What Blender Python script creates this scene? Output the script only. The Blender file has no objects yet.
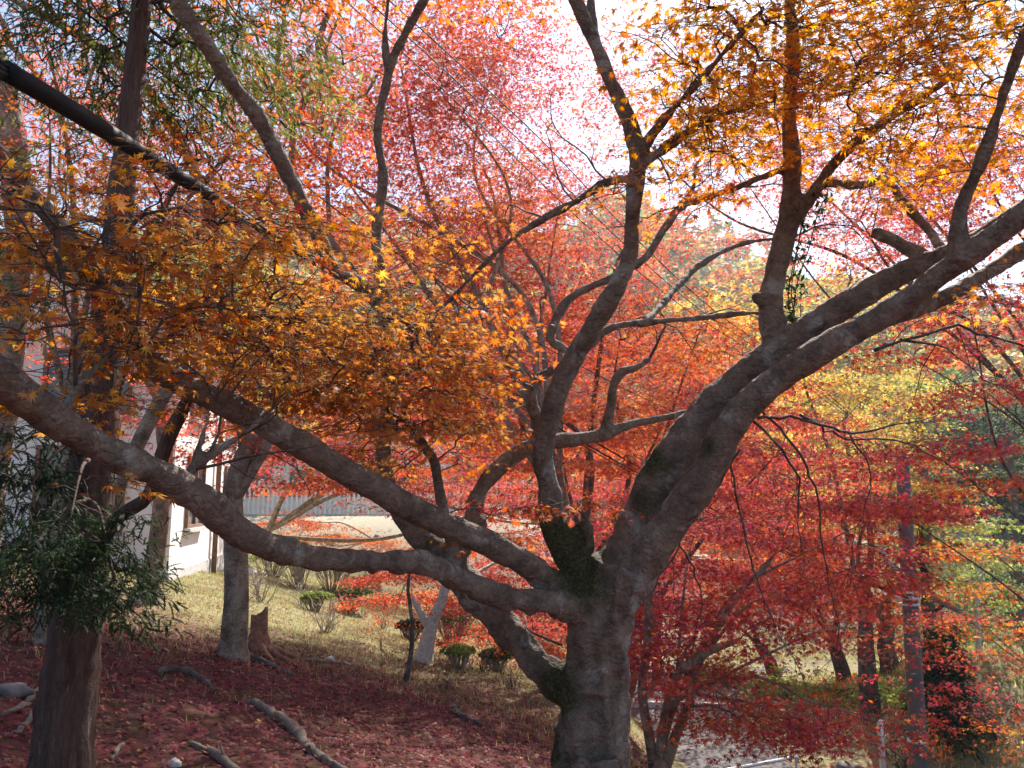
import bpy, math, random
import numpy as np
from mathutils import Vector, noise

R = math.radians
rs = np.random.RandomState(7)
scene = bpy.context.scene
COL = scene.collection

# ------------------------------------------------------------------ camera, sky, sun, exposure
FPX = 800.0
PITCH = R(8.5)
cam_d = bpy.data.cameras.new("camera")
cam_d.sensor_width = 36.0
cam_d.lens = FPX / 1024.0 * 36.0
cam_d.clip_start = 0.05
cam_d.clip_end = 2000
cam = bpy.data.objects.new("camera", cam_d)
cam.rotation_euler = (math.pi / 2 + PITCH, 0, 0)
COL.objects.link(cam)
scene.camera = cam

SUN_EL, SUN_AZ = R(45), R(20)          # azimuth clockwise from +Y (ahead of the camera)
world = bpy.data.worlds.new("World")
scene.world = world
world.use_nodes = True
wn = world.node_tree
wn.nodes.clear()
wo = wn.nodes.new("ShaderNodeOutputWorld")
wb = wn.nodes.new("ShaderNodeBackground")
sk = wn.nodes.new("ShaderNodeTexSky")
sk.sky_type = 'NISHITA'
sk.sun_disc = False
sk.sun_elevation = SUN_EL
sk.sun_rotation = SUN_AZ
sk.dust_density = 0.6
sk.air_density = 1.0
sk.ozone_density = 1.0
wb.inputs["Strength"].default_value = 0.095
wn.links.new(sk.outputs[0], wb.inputs[0])
wn.links.new(wb.outputs[0], wo.inputs[0])

sun_d = bpy.data.lights.new("sun", 'SUN')
sun_d.energy = 5.0
sun_d.angle = R(0.53)
sun_d.color = (1.0, 0.95, 0.86)
sun = bpy.data.objects.new("sun", sun_d)
sdir = Vector((math.sin(SUN_AZ) * math.cos(SUN_EL), math.cos(SUN_AZ) * math.cos(SUN_EL), math.sin(SUN_EL)))
sun.rotation_euler = sdir.to_track_quat('Z', 'Y').to_euler()
sun.location = (10, 20, 30)
COL.objects.link(sun)

scene.view_settings.view_transform = 'Standard'
scene.view_settings.look = 'None'
scene.view_settings.gamma = 1.0
scene.view_settings.exposure = 1.27
scene.render.engine = 'CYCLES'
cy = scene.cycles
cy.max_bounces = 8
cy.diffuse_bounces = 4
cy.glossy_bounces = 2
cy.transmission_bounces = 6
cy.transparent_max_bounces = 8
cy.caustics_reflective = False
cy.caustics_refractive = False
cy.sample_clamp_indirect = 6.0

# ------------------------------------------------------------------ helpers
CP, SP = math.cos(PITCH), math.sin(PITCH)


def P(px, py, d):
    """A point d metres out along the view axis, seen at that place of the photograph."""
    u = (px - 512.0) / FPX
    v = (384.0 - py) / FPX
    return np.array([d * u, d * (CP - v * SP), d * (SP + v * CP)])


def sst(x, a, b):
    t = np.clip((x - a) / (b - a), 0, 1)
    return t * t * (3 - 2 * t)


LOT = -5.0


def H(x, y):
    x = np.asarray(x, float)
    y = np.asarray(y, float)
    xe = np.where(x < -9, -9 + (x + 9) * 0.15, x)
    ye = np.where(y > 26, 26 + (y - 26) * 0.2, y)
    ye = np.where(ye < -4, -4, ye)
    z = -1.44 - 0.24 * xe - 0.096 * ye
    z = z - 0.5 * np.maximum(0, x - 0.8) * sst(x, 0.6, 3.0)
    z = z + 0.05 * np.sin(x * 1.7 + y * .6) * np.cos(y * 1.1 - x * .4) + 0.025 * np.sin(3.7 * x + 1) * np.sin(2.9 * y)
    k = 0.25
    a = np.maximum(z, LOT)
    z = np.where(np.abs(z - LOT) < k, a + (k - np.abs(z - LOT)) ** 2 / (4 * k), a)
    z = z + 2.2 * sst(y, 25, 36) * sst(x, 3.0, 7.0)
    z = z + 1.9 * np.exp(-((x - 10.2) / 2.4) ** 2 - ((y - 17.5) / 4.0) ** 2)
    z = z + 2.0 * sst(x, 11, 18)
    ter = sst(y, 25, 33) * (1 - sst(x, 0.0, 5.0))
    z = z * (1 - ter) + (-0.5) * ter
    hill = np.clip((y - 44) / 80.0, 0, 1.03)
    ridge = 1.0 - 0.45 * sst(x, 15, 90) - 0.25 * sst(-x, 30, 120)
    z = z + 44 * hill ** 1.25 * ridge * (1 + 0.06 * np.sin(x * .11) + 0.04 * np.sin(x * .31 + 2))
    return z


def gp(px, py, maxd=80):
    ds = np.linspace(1.5, maxd, 4000)
    pts = np.array([P(px, py, 1.0)]) * ds[:, None]
    h = H(pts[:, 0], pts[:, 1])
    below = np.nonzero(pts[:, 2] < h)[0]
    i = below[0] if len(below) else len(ds) - 1
    p = pts[i].copy()
    p[2] = float(H(p[0], p[1]))
    return p, ds[i]


def on(x, y):
    return np.array([x, y, float(H(x, y))])


def mesh_obj(name, verts, loops, starts, mat, parent=None, cols=None, smooth=True):
    me = bpy.data.meshes.new(name)
    verts = np.asarray(verts, np.float32)
    me.vertices.add(len(verts))
    me.vertices.foreach_set("co", verts.ravel())
    me.loops.add(len(loops))
    me.loops.foreach_set("vertex_index", np.asarray(loops, np.int32))
    me.polygons.add(len(starts))
    me.polygons.foreach_set("loop_start", np.asarray(starts, np.int32))
    if cols is not None:
        at = me.color_attributes.new("col", 'FLOAT_COLOR', 'POINT')
        c4 = np.ones((len(verts), 4), np.float32)
        c4[:, :3] = cols
        at.data.foreach_set("color", c4.ravel())
    me.update(calc_edges=True)
    me.validate()
    if smooth:
        me.shade_smooth()
    else:
        me.shade_flat()
    if mat:
        me.materials.append(mat)
    ob = bpy.data.objects.new(name, me)
    COL.objects.link(ob)
    if parent is not None:
        ob.parent = parent
        ob.matrix_parent_inverse = parent.matrix_basis.inverted()
    return ob


def tag(o, label=None, cat=None, group=None, kind=None):
    if label: o["label"] = label
    if cat: o["category"] = cat
    if group: o["group"] = group
    if kind: o["kind"] = kind
    return o


def thing(name, label, cat, loc=(0, 0, 0), group=None):
    o = bpy.data.objects.new(name, None)
    o.empty_display_size = 0.2
    o.location = [float(v) for v in loc]
    COL.objects.link(o)
    return tag(o, label, cat, group)


class MB:
    """Collects tubes, boxes and polygons for one mesh."""
    def __init__(self):
        self.v, self.l, self.s, self.n, self.nl = [], [], [], 0, 0

    def add(self, verts, faces):
        verts = np.asarray(verts, float)
        self.v.append(verts)
        for f in faces:
            self.s.append(self.nl)
            self.l.extend([i + self.n for i in f])
            self.nl += len(f)
        self.n += len(verts)
        return self

    def tube(self, pts, rad, sides=8, caps=True, rough=0.0):
        pts = np.asarray(pts, float)
        n = len(pts)
        rad = np.broadcast_to(np.asarray(rad, float), (n,))
        tan = np.gradient(pts, axis=0)
        tan /= np.linalg.norm(tan, axis=1)[:, None] + 1e-9
        up = np.array([0.31, 0.2, 0.93]) if abs(tan[0, 2]) < 0.9 else np.array([0.9, 0.3, 0.1])
        a = np.cross(tan[0], up); a /= np.linalg.norm(a)
        rings = []
        ang = np.linspace(0, 2 * math.pi, sides, endpoint=False)
        for i in range(n):
            a = a - tan[i] * np.dot(a, tan[i])
            a /= np.linalg.norm(a) + 1e-9
            b = np.cross(tan[i], a)
            rr = rad[i] * (1 + (rough * rs.randn(sides) if rough else 0))
            rings.append(pts[i] + (np.cos(ang) * rr)[:, None] * a + (np.sin(ang) * rr)[:, None] * b)
        V = np.concatenate(rings)
        F = []
        for i in range(n - 1):
            for j in range(sides):
                k = (j + 1) % sides
                F.append((i * sides + j, i * sides + k, (i + 1) * sides + k, (i + 1) * sides + j))
        if caps:
            F.append(tuple(range(sides - 1, -1, -1)))
            F.append(tuple((n - 1) * sides + j for j in range(sides)))
        return self.add(V, F)

    def box(self, lo, hi, M=None, o=(0, 0, 0), bev=0.0):
        x0, y0, z0 = lo; x1, y1, z1 = hi
        V = np.array([[x0, y0, z0], [x1, y0, z0], [x1, y1, z0], [x0, y1, z0], [x0, y0, z1], [x1, y0, z1], [x1, y1, z1], [x0, y1, z1]], float)
        if M is not None: V = V @ np.asarray(M)
        V = V + np.asarray(o)
        return self.add(V, [(0, 3, 2, 1), (4, 5, 6, 7), (0, 1, 5, 4), (1, 2, 6, 5), (2, 3, 7, 6), (3, 0, 4, 7)])

    def build(self, name, mat, parent=None, smooth=True):
        return mesh_obj(name, np.concatenate(self.v), self.l, self.s, mat, parent, smooth=smooth)


def spline(pts, step):
    """Catmull-Rom through rows [x, y, z, r ...]."""
    p = np.asarray(pts, float)
    p = np.vstack([2 * p[0] - p[1], p, 2 * p[-1] - p[-2]])
    out = []
    for i in range(1, len(p) - 2):
        L = np.linalg.norm(p[i + 1, :3] - p[i, :3])
        n = max(2, int(L / step))
        t = (np.arange(n) / n)[:, None]
        out.append(0.5 * ((2 * p[i]) + (-p[i - 1] + p[i + 1]) * t + (2 * p[i - 1] - 5 * p[i] + 4 * p[i + 1] - p[i + 2]) * t ** 2
                          + (-p[i - 1] + 3 * p[i] - 3 * p[i + 1] + p[i + 2]) * t ** 3))
    out.append(p[-2][None])
    return np.vstack(out)


# ------------------------------------------------------------------ materials
def newmat(name):
    m = bpy.data.materials.new(name)
    m.use_nodes = True
    nt = m.node_tree
    nt.nodes.clear()
    out = nt.nodes.new("ShaderNodeOutputMaterial")
    return m, nt, out


def nd(nt, typ, ins=None, **kw):
    n = nt.nodes.new("ShaderNode" + typ)
    for k, v in kw.items():
        setattr(n, k, v)
    for k, v in (ins or {}).items():
        if isinstance(v, bpy.types.NodeSocket):
            nt.links.new(v, n.inputs[k])
        else:
            n.inputs[k].default_value = v
    return n


def ramp(nt, fac, stops, interp='LINEAR'):
    r = nt.nodes.new("ShaderNodeValToRGB")
    r.color_ramp.interpolation = interp
    e = r.color_ramp.elements
    while len(e) > 1: e.remove(e[-1])
    e[0].position = stops[0][0]; e[0].color = (*stops[0][1], 1)
    for p, c in stops[1:]:
        q = e.new(p); q.color = (*c, 1)
    nt.links.new(fac, r.inputs[0])
    return r.outputs[0]


def mixc(nt, fac, a, b, mode='MIX'):
    m = nt.nodes.new("ShaderNodeMix")
    m.data_type = 'RGBA'
    m.blend_type = mode
    for k, v in ((0, fac), (6, a), (7, b)):
        if isinstance(v, bpy.types.NodeSocket): nt.links.new(v, m.inputs[k])
        elif k == 0: m.inputs[0].default_value = v
        else: m.inputs[k].default_value = (*v, 1)
    return m.outputs[2]


def leaf_mat(name, trans=0.5, rough=0.6, spec=0.12):
    m, nt, out = newmat(name)
    at = nd(nt, "Attribute"); at.attribute_name = "col"
    geo = nd(nt, "NewGeometry")
    nz = nd(nt, "TexNoise", {"Vector": geo.outputs["Position"], "Scale": 60.0, "Detail": 3.0})
    c = mixc(nt, 0.35, at.outputs["Color"], ramp(nt, nz.outputs["Fac"], [(.3, (.55, .55, .55)), (.7, (1.25, 1.2, 1.15))]), 'MULTIPLY')
    pr = nd(nt, "BsdfPrincipled", {"Base Color": c, "Roughness": rough, "Specular IOR Level": spec})
    hs = nd(nt, "HueSaturation", {"Saturation": 1.08, "Value": 1.3, "Color": c})
    tr = nd(nt, "BsdfTranslucent", {"Color": hs.outputs[0]})
    mx = nd(nt, "MixShader", {0: trans, 1: pr.outputs[0], 2: tr.outputs[0]})
    nt.links.new(mx.outputs[0], out.inputs[0])
    return m


def bark_mat(name, c_dark, c_light, lichen=(.35, .36, .33), lich_amt=.25, scale=1.0, moss=None, stretch=1.0, bump=.8, moss_noise=5.5):
    m, nt, out = newmat(name)
    geo = nd(nt, "NewGeometry")
    mp = nd(nt, "Mapping", {"Vector": geo.outputs["Position"], "Scale": (scale, scale, scale * stretch)})
    v = mp.outputs[0]
    n1 = nd(nt, "TexNoise", {"Vector": v, "Scale": 9.0, "Detail": 8.0, "Roughness": .62})
    n2 = nd(nt, "TexNoise", {"Vector": v, "Scale": 55.0, "Detail": 6.0, "Roughness": .6})
    n3 = nd(nt, "TexNoise", {"Vector": v, "Scale": 5.5, "Detail": 7.0, "Roughness": .7, "Distortion": .4})
    base = ramp(nt, n1.outputs["Fac"], [(.3, c_dark), (.68, c_light)])
    fine = ramp(nt, n2.outputs["Fac"], [(.3, (.55, .55, .55)), (.7, (1.25, 1.25, 1.25))])
    c = mixc(nt, .75, base, fine, 'MULTIPLY')
    lf = ramp(nt, n3.outputs["Fac"], [(.62 - lich_amt * .25, (0, 0, 0)), (.70 - lich_amt * .2, (1, 1, 1))])
    c = mixc(nt, mul(nt, lf, .6), c, lichen)
    if moss:
        total = None
        for (pt, r0, r1) in moss:
            ds = nd(nt, "VectorMath", {0: geo.outputs["Position"], 1: tuple(float(q) for q in pt)}, operation='DISTANCE')
            mr = nd(nt, "MapRange", {"Value": ds.outputs["Value"], "From Min": r1, "From Max": r0, "To Min": 0.0, "To Max": 1.0})
            total = mr.outputs[0] if total is None else nd(nt, "Math", {0: total, 1: mr.outputs[0]}, operation='MAXIMUM').outputs[0]
        nm = nd(nt, "TexNoise", {"Vector": geo.outputs["Position"], "Scale": moss_noise, "Detail": 9.0, "Roughness": .78})
        s = nd(nt, "Math", {0: total, 1: nm.outputs["Fac"]}, operation='ADD').outputs[0]
        mk = nd(nt, "MapRange", {"Value": s, "From Min": 0.96, "From Max": 1.26}).outputs[0]
        nm2 = nd(nt, "TexNoise", {"Vector": geo.outputs["Position"], "Scale": 70.0, "Detail": 4.0})
        mc = ramp(nt, nm2.outputs["Fac"], [(.3, (.018, .016, .009)), (.5, (.032, .034, .014)), (.7, (.085, .095, .028))])
        c = mixc(nt, mk, c, mc)
    pr = nd(nt, "BsdfPrincipled", {"Base Color": c, "Roughness": .85, "Specular IOR Level": .25})
    vo = nd(nt, "TexVoronoi", {"Vector": v, "Scale": 26.0}, feature='DISTANCE_TO_EDGE')
    vr = ramp(nt, vo.outputs["Distance"], [(.0, (.0, .0, .0)), (.12, (1, 1, 1))])
    wv = nd(nt, "TexWave", {"Vector": v, "Scale": 7.0, "Distortion": 9.0, "Detail": 4.0, "Detail Scale": 2.5}, bands_direction='Z')
    h0 = nd(nt, "Math", {0: n1.outputs["Fac"], 1: n2.outputs["Fac"]}, operation='ADD')
    h1 = nd(nt, "Math", {0: h0.outputs[0], 1: mul(nt, vr, .35)}, operation='ADD')
    hsum = nd(nt, "Math", {0: h1.outputs[0], 1: mul(nt, wv.outputs["Fac"], .35)}, operation='ADD')
    bp = nd(nt, "Bump", {"Height": hsum.outputs[0], "Strength": bump, "Distance": .012})
    nt.links.new(bp.outputs[0], pr.inputs["Normal"])
    nt.links.new(pr.outputs[0], out.inputs[0])
    return m


def mul(nt, a, k):
    return nd(nt, "Math", {0: a, 1: k}, operation='MULTIPLY').outputs[0]


def plain_mat(name, c, rough=.6, var=.2, scale=20, metal=0.0, bump=.1, spec=.5):
    m, nt, out = newmat(name)
    geo = nd(nt, "NewGeometry")
    n1 = nd(nt, "TexNoise", {"Vector": geo.outputs["Position"], "Scale": scale, "Detail": 6.0, "Roughness": .6})
    a = tuple(q * (1 - var) for q in c); b = tuple(min(1, q * (1 + var)) for q in c)
    pr = nd(nt, "BsdfPrincipled", {"Base Color": ramp(nt, n1.outputs["Fac"], [(.3, a), (.7, b)]), "Roughness": rough, "Metallic": metal, "Specular IOR Level": spec})
    bp = nd(nt, "Bump", {"Height": n1.outputs["Fac"], "Strength": bump, "Distance": .01})
    nt.links.new(bp.outputs[0], pr.inputs["Normal"])
    nt.links.new(pr.outputs[0], out.inputs[0])
    return m


def ground_mat():
    m, nt, out = newmat("ground_soil")
    geo = nd(nt, "NewGeometry")
    pos = geo.outputs["Position"]
    sep = nd(nt, "SeparateXYZ", {0: pos})
    big = nd(nt, "TexNoise", {"Vector": pos, "Scale": .45, "Detail": 6.0, "Roughness": .65})
    fine = nd(nt, "TexNoise", {"Vector": pos, "Scale": 14.0, "Detail": 8.0, "Roughness": .7})
    vor = nd(nt, "TexVoronoi", {"Vector": pos, "Scale": 17.0, "Randomness": 1.0})
    litter = ramp(nt, vor.outputs["Color"], [(0, (.07, .022, .025)), (.35, (.16, .035, .045)), (.6, (.09, .05, .03)), (.85, (.20, .05, .055)), (1, (.20, .10, .055))])
    soil = nd(nt, "TexNoise", {"Vector": pos, "Scale": 2.2, "Detail": 8.0, "Roughness": .7})
    litter = mixc(nt, ramp(nt, soil.outputs["Fac"], [(.48, (0, 0, 0)), (.62, (.8, .8, .8))]), litter, (.085, .06, .03))
    litter = mixc(nt, .8, litter, ramp(nt, fine.outputs["Fac"], [(.3, (.35, .32, .3)), (.65, (1.2, 1.15, 1.1))]), 'MULTIPLY')
    grass = ramp(nt, fine.outputs["Fac"], [(.28, (.07, .06, .035)), (.5, (.24, .22, .11)), (.72, (.42, .37, .20))])
    mid = nd(nt, "TexNoise", {"Vector": pos, "Scale": 1.8, "Detail": 7.0, "Roughness": .7})
    grass = mixc(nt, ramp(nt, mid.outputs["Fac"], [(.45, (0, 0, 0)), (.65, (.7, .7, .7))]), grass, (.15, .085, .06))
    # the leaf fall thins out up and along the slope
    e = nd(nt, "Math", {0: sep.outputs[0], 1: -.12}, operation='MULTIPLY').outputs[0]
    e = nd(nt, "Math", {0: sep.outputs[1], 1: e}, operation='ADD').outputs[0]
    bn = nd(nt, "Math", {0: big.outputs["Fac"], 1: -9.0}, operation='MULTIPLY').outputs[0]
    e = nd(nt, "Math", {0: e, 1: bn}, operation='ADD').outputs[0]
    f = nd(nt, "MapRange", {"Value": e, "From Min": 5.0, "From Max": 8.5}).outputs[0]
    c = mixc(nt, f, litter, grass)
    # terrace gravel, wooded hill
    g = nd(nt, "MapRange", {"Value": sep.outputs[1], "From Min": 27.0, "From Max": 31.0}).outputs[0]
    c = mixc(nt, g, c, ramp(nt, fine.outputs["Fac"], [(.3, (.33, .28, .20)), (.7, (.5, .44, .33))]))
    h = nd(nt, "MapRange", {"Value": sep.outputs[1], "From Min": 44.0, "From Max": 52.0}).outputs[0]
    hn = nd(nt, "TexNoise", {"Vector": pos, "Scale": .35, "Detail": 8.0, "Roughness": .7})
    c = mixc(nt, h, c, ramp(nt, hn.outputs["Fac"], [(.3, (.035, .05, .02)), (.5, (.10, .13, .04)), (.7, (.22, .20, .06))]))
    pr = nd(nt, "BsdfPrincipled", {"Base Color": c, "Roughness": .95, "Specular IOR Level": .15})
    bp = nd(nt, "Bump", {"Height": fine.outputs["Fac"], "Strength": .8, "Distance": .03})
    nt.links.new(bp.outputs[0], pr.inputs["Normal"])
    nt.links.new(pr.outputs[0], out.inputs[0])
    return m


M_GROUND = ground_mat()
M_LEAF = leaf_mat("maple_leaf", .55)
M_FAR = leaf_mat("far_foliage", .45)
M_CEDAR = leaf_mat("cedar_frond", .3)
M_LITTER = leaf_mat("fallen_leaf", .15, .6, .2)
M_GRASS = leaf_mat("grass_blade", .35, .6, .2)
CROTCH = P(590, 575, 4.45)
M_BARK = bark_mat("maple_bark", (.080, .058, .045), (.235, .182, .142), lich_amt=.3, moss=[
    (CROTCH + [-.06, -.02, 0.0], .02, .46), (P(556, 690, 4.42), .05, .30), (P(563, 540, 4.5), .06, .34),
    (P(553, 745, 4.42), .0, .26), (P(655, 462, 4.4), .0, .26), (P(648, 500, 4.4), .0, .24), (P(430, 560, 5.0), .05, .3), (P(628, 745, 4.3), -.05, .16), (P(712, 448, 4.1), 0., .16)])
M_BARK2 = bark_mat("pale_maple_bark", (.085, .06, .042), (.36, .29, .22), lichen=(.42, .38, .31), lich_amt=.45, scale=.9, bump=.9)
M_BARK3 = bark_mat("dark_maple_bark", (.04, .033, .028), (.13, .11, .10), lich_amt=.3, scale=.8)
M_CEDARBARK = bark_mat("cedar_bark", (.05, .03, .026), (.17, .105, .085), lich_amt=.1, scale=3.0, stretch=.12, bump=.9)
M_TWIG = bark_mat("twig_bark", (.045, .03, .028), (.12, .085, .08), lich_amt=.1, bump=.1)
M_TWIGPALE = bark_mat("bare_twig_bark", (.25, .20, .16), (.48, .42, .36), lich_amt=.3, bump=.1)
M_BIRCH = bark_mat("white_bark", (.4, .38, .34), (.75, .73, .68), lich_amt=.3, scale=2)
M_LOT = plain_mat("lot_asphalt", (.15, .14, .135), .95, .2, 5, bump=.02, spec=.1)
M_WHITE = plain_mat("white_render", (.76, .74, .70), .85, .12, 1.6)
M_BLACK = plain_mat("black_sheath", (.010, .011, .013), .7, .3, 8, bump=.02, spec=.18)
M_STONE = plain_mat("grey_stone", (.13, .12, .11), .85, .45, 9, bump=.6)
M_PALESTONE = plain_mat("pale_stone", (.5, .49, .47), .8, .3, 12, bump=.4)
M_POLE = plain_mat("concrete_pole", (.085, .09, .10), .8, .2, 5)
M_STEEL = plain_mat("galvanised_steel", (.5, .52, .55), .4, .15, 30, metal=.7)
M_GLASS = plain_mat("window_glass", (.05, .06, .07), .08, .3, 2, bump=0)
M_ROOF = plain_mat("roof_tile", (.10, .10, .11), .6, .3, 8)
M_WOOD = plain_mat("brown_timber", (.20, .11, .07), .7, .4, 14)
M_STUMP = plain_mat("rotten_wood", (.24, .12, .075), .9, .55, 22, bump=1)
M_DEAD = plain_mat("dead_wood", (.16, .125, .10), .9, .4, 30, bump=.8)
M_CAR = plain_mat("white_car_paint", (.8, .8, .8), .25, .03, 4, bump=0)

# ------------------------------------------------------------------ leaves
def fan(tips, notches, base, petiole=0.0, bend=.28):
    pts = []
    T = [(a, l) for a, l in tips]
    seq = []
    for i, (a, l) in enumerate(T):
        seq.append((a, l))
        if i < len(notches): seq.append((notches[i][0], notches[i][1]))
    half = [(a, l) for a, l in seq]
    right = [(a, l) for a, l in half if a > 0]
    ring = [(-a, l) for a, l in reversed(right)] + [(0, T[0][1])] + right
    pts = [(math.sin(R(a)) * l, math.cos(R(a)) * l) for a, l in ring]
    if petiole:
        pts += [(.025, -.04), (.012, -petiole), (-.012, -petiole), (-.025, -.04)]
    else:
        pts += [(0, -base)]
    p = np.array(pts)
    z = -bend * (p[:, 0] ** 2 + np.clip(p[:, 1], 0, 9) ** 2)
    return np.column_stack([p[:, 0] / 1.7, p[:, 1] / 1.7, z / 1.7])


T_NEAR = fan([(0, 1.0), (37, .93), (76, .78), (122, .45)], [(19, .36), (57, .36), (99, .26)], .1, petiole=.55)
T_MID = fan([(0, 1.0), (48, .92), (100, .66)], [(24, .36), (75, .33)], .12)
T_FAR = fan([(0, 1.0), (65, .85)], [(33, .42)], .35)
_f = []
for i in range(6):
    y = i / 6
    w = .17 * (1 - .6 * y)
    _f += [(w, y + .16), (.025, y + .10)]
_r = [(0.02, 0)] + _f
_l = [(-x, y) for x, y in reversed(_r)]
_p = np.array(_r + [(0, 1.05)] + _l)
T_FROND = np.column_stack([_p[:, 0], _p[:, 1], -.35 * _p[:, 1] ** 2])
T_BLADE = np.array([[-.03, 0, 0], [.03, 0, 0], [.0, .6, .12], ]) + 0.0
T_CLUMP = np.array([[-.5, 0, 0], [-.2, -.4, .1], [.15, -.1, 0], [.5, -.3, -.1], [.4, .35, .05], [0, .2, .1], [-.3, .5, -.05]])


COVM = 2.1


class Leaves:
    def __init__(self, tmpl):
        self.t, self.p, self.n, self.f, self.s, self.c = tmpl, [], [], [], [], []

    def add(self, pos, nor, fwd, size, col):
        self.p.append(pos); self.n.append(nor); self.f.append(fwd); self.s.append(size); self.c.append(col)

    def build(self, name, mat, parent=None):
        if not self.p: return None
        p = np.concatenate(self.p); n = np.concatenate(self.n); f = np.concatenate(self.f)
        s = np.concatenate(self.s); c = np.concatenate(self.c)
        n = n / (np.linalg.norm(n, axis=1)[:, None] + 1e-9)
        f = f - n * (f * n).sum(1)[:, None]
        f = f / (np.linalg.norm(f, axis=1)[:, None] + 1e-9)
        r = np.cross(f, n)
        t = self.t
        K = len(t)
        curl = (0.3 + 2.4 * rs.rand(len(p)) ** 1.5)[:, None, None]
        V = p[:, None, :] + s[:, None, None] * (t[None, :, 0:1] * r[:, None, :] + t[None, :, 1:2] * f[:, None, :] + curl * t[None, :, 2:3] * n[:, None, :])
        N = len(p)
        return mesh_obj(name, V.reshape(-1, 3), np.arange(N * K), np.arange(N) * K, mat, parent, cols=np.repeat(c, K, axis=0), smooth=False)


PAL = {
    'orange': [((.56, .25, .065), 5), ((.52, .21, .06), 3), ((.58, .30, .08), 2), ((.48, .15, .06), 1.2), ((.36, .15, .07), .6)],
    'gold': [((.66, .30, .045), 5), ((.62, .25, .04), 3), ((.68, .36, .07), 2), ((.56, .18, .04), .8)],
    'orange2': [((.60, .20, .05), 4), ((.55, .15, .045), 3), ((.62, .28, .07), 2), ((.50, .09, .05), 1)],
    'orred': [((.60, .15, .055), 4), ((.52, .09, .05), 3), ((.64, .23, .07), 3), ((.46, .06, .065), 2)],
    'red': [((.50, .08, .065), 4), ((.45, .065, .085), 3), ((.56, .13, .075), 3), ((.60, .2, .08), 1.8)],
    'crimson': [((.45, .065, .08), 4), ((.40, .065, .11), 3), ((.50, .11, .10), 2), ((.56, .16, .07), 2)],
    'pink': [((.60, .14, .12), 3), ((.62, .20, .11), 3), ((.52, .09, .12), 2), ((.66, .28, .12), 2)],
    'yellow': [((.60, .46, .12), 4), ((.64, .38, .10), 2), ((.40, .37, .09), 2), ((.6, .26, .09), 1)],
    'lime': [((.32, .38, .09), 4), ((.46, .46, .13), 2), ((.2, .26, .07), 2)],
    'green': [((.06, .10, .03), 4), ((.09, .14, .04), 2), ((.13, .17, .05), 1)],
    'dgreen': [((.022, .042, .018), 4), ((.036, .062, .024), 2)],
    'litter': [((.24, .035, .05), 5), ((.16, .028, .045), 4), ((.30, .07, .05), 2), ((.36, .17, .06), 1), ((.08, .035, .03), 3), ((.30, .14, .13), 1)],
    'drygrass': [((.46, .42, .18), 3), ((.34, .36, .12), 3), ((.55, .5, .28), 2)],
}


def pick(pal, n, jit=.14):
    cs = PAL[pal]
    w = np.array([q[1] for q in cs], float); w /= w.sum()
    idx = rs.choice(len(cs), n, p=w)
    c = np.array([q[0] for q in cs])[idx]
    return np.clip(c * (1 + jit * rs.randn(n, 1)) * (1 + .06 * rs.randn(n, 3)), .005, .9)


def unit(v):
    return v / (np.linalg.norm(v) + 1e-9)


def blob_nodes(b):
    """b = (px, py, depth, rx_px, ry_px, r_depth_m, ...) -> nodes inside that ellipsoid, in loose horizontal layers."""
    px, py, d, rx, ry, rd, n = b
    c = P(px, py, d)
    q = rs.randn(n, 3)
    q = q / np.linalg.norm(q, axis=1)[:, None] * (rs.rand(n, 1) ** .42)
    q[:, 0] *= rx * d / FPX; q[:, 1] *= rd; q[:, 2] *= ry * d / FPX
    step = .18 if d < 6 else .42
    z = q[:, 2]
    z = z * .35 + .65 * (np.round(z / step) * step) + .03 * rs.randn(n)
    q[:, 2] = z
    # layers dip outwards
    q[:, 2] -= .12 * np.abs(q[:, 0]) * (rd > .8)
    return c + q


def grow(mb, skel, nodes, rmin, rk, sides=4, pen=.35):
    """Attach every node to the nearest wood so far; pipe-model radii. Returns the direction each node points to."""
    sp = skel[:, :3]
    d0 = np.array([np.min(((sp - q) ** 2).sum(1)) for q in nodes])
    order = np.argsort(d0)
    N, S = len(nodes), len(sp)
    pos = np.vstack([sp, nodes[order]])
    path = np.zeros(S + N)
    par = np.full(N, -1)
    for i in range(N):
        k = S + i
        dd = np.sqrt(((pos[:k] - pos[k]) ** 2).sum(1))
        cost = dd + pen * path[:k]
        j = int(np.argmin(cost))
        par[i] = j
        path[k] = path[j] + dd[j]
    cnt = np.ones(S + N)
    for i in range(N - 1, -1, -1):
        cnt[par[i]] += cnt[S + i]
    dirs = np.zeros((N, 3))
    for i in range(N):
        a, b = pos[par[i]], pos[S + i]
        L = np.linalg.norm(b - a)
        dirs[i] = unit(b - a)
        r1 = max(rmin, rk * cnt[S + i] ** .5)
        r0 = max(rmin, rk * (min(cnt[par[i]], cnt[S + i] * 1.6)) ** .5)
        n = 5 if L > .25 else 3
        t = np.linspace(0, 1, n)[:, None]
        off = rs.randn(3) * L * .10 + np.array([0, 0, L * .08])
        off2 = rs.randn(3) * L * .05
        pts = a + (b - a) * t + off * (np.sin(t * math.pi)) + off2 * np.sin(2 * math.pi * t)
        mb.tube(pts, np.linspace(r0, r1, n), sides, caps=False)
    out = np.zeros((N, 3))
    out[order] = dirs
    return out


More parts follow.
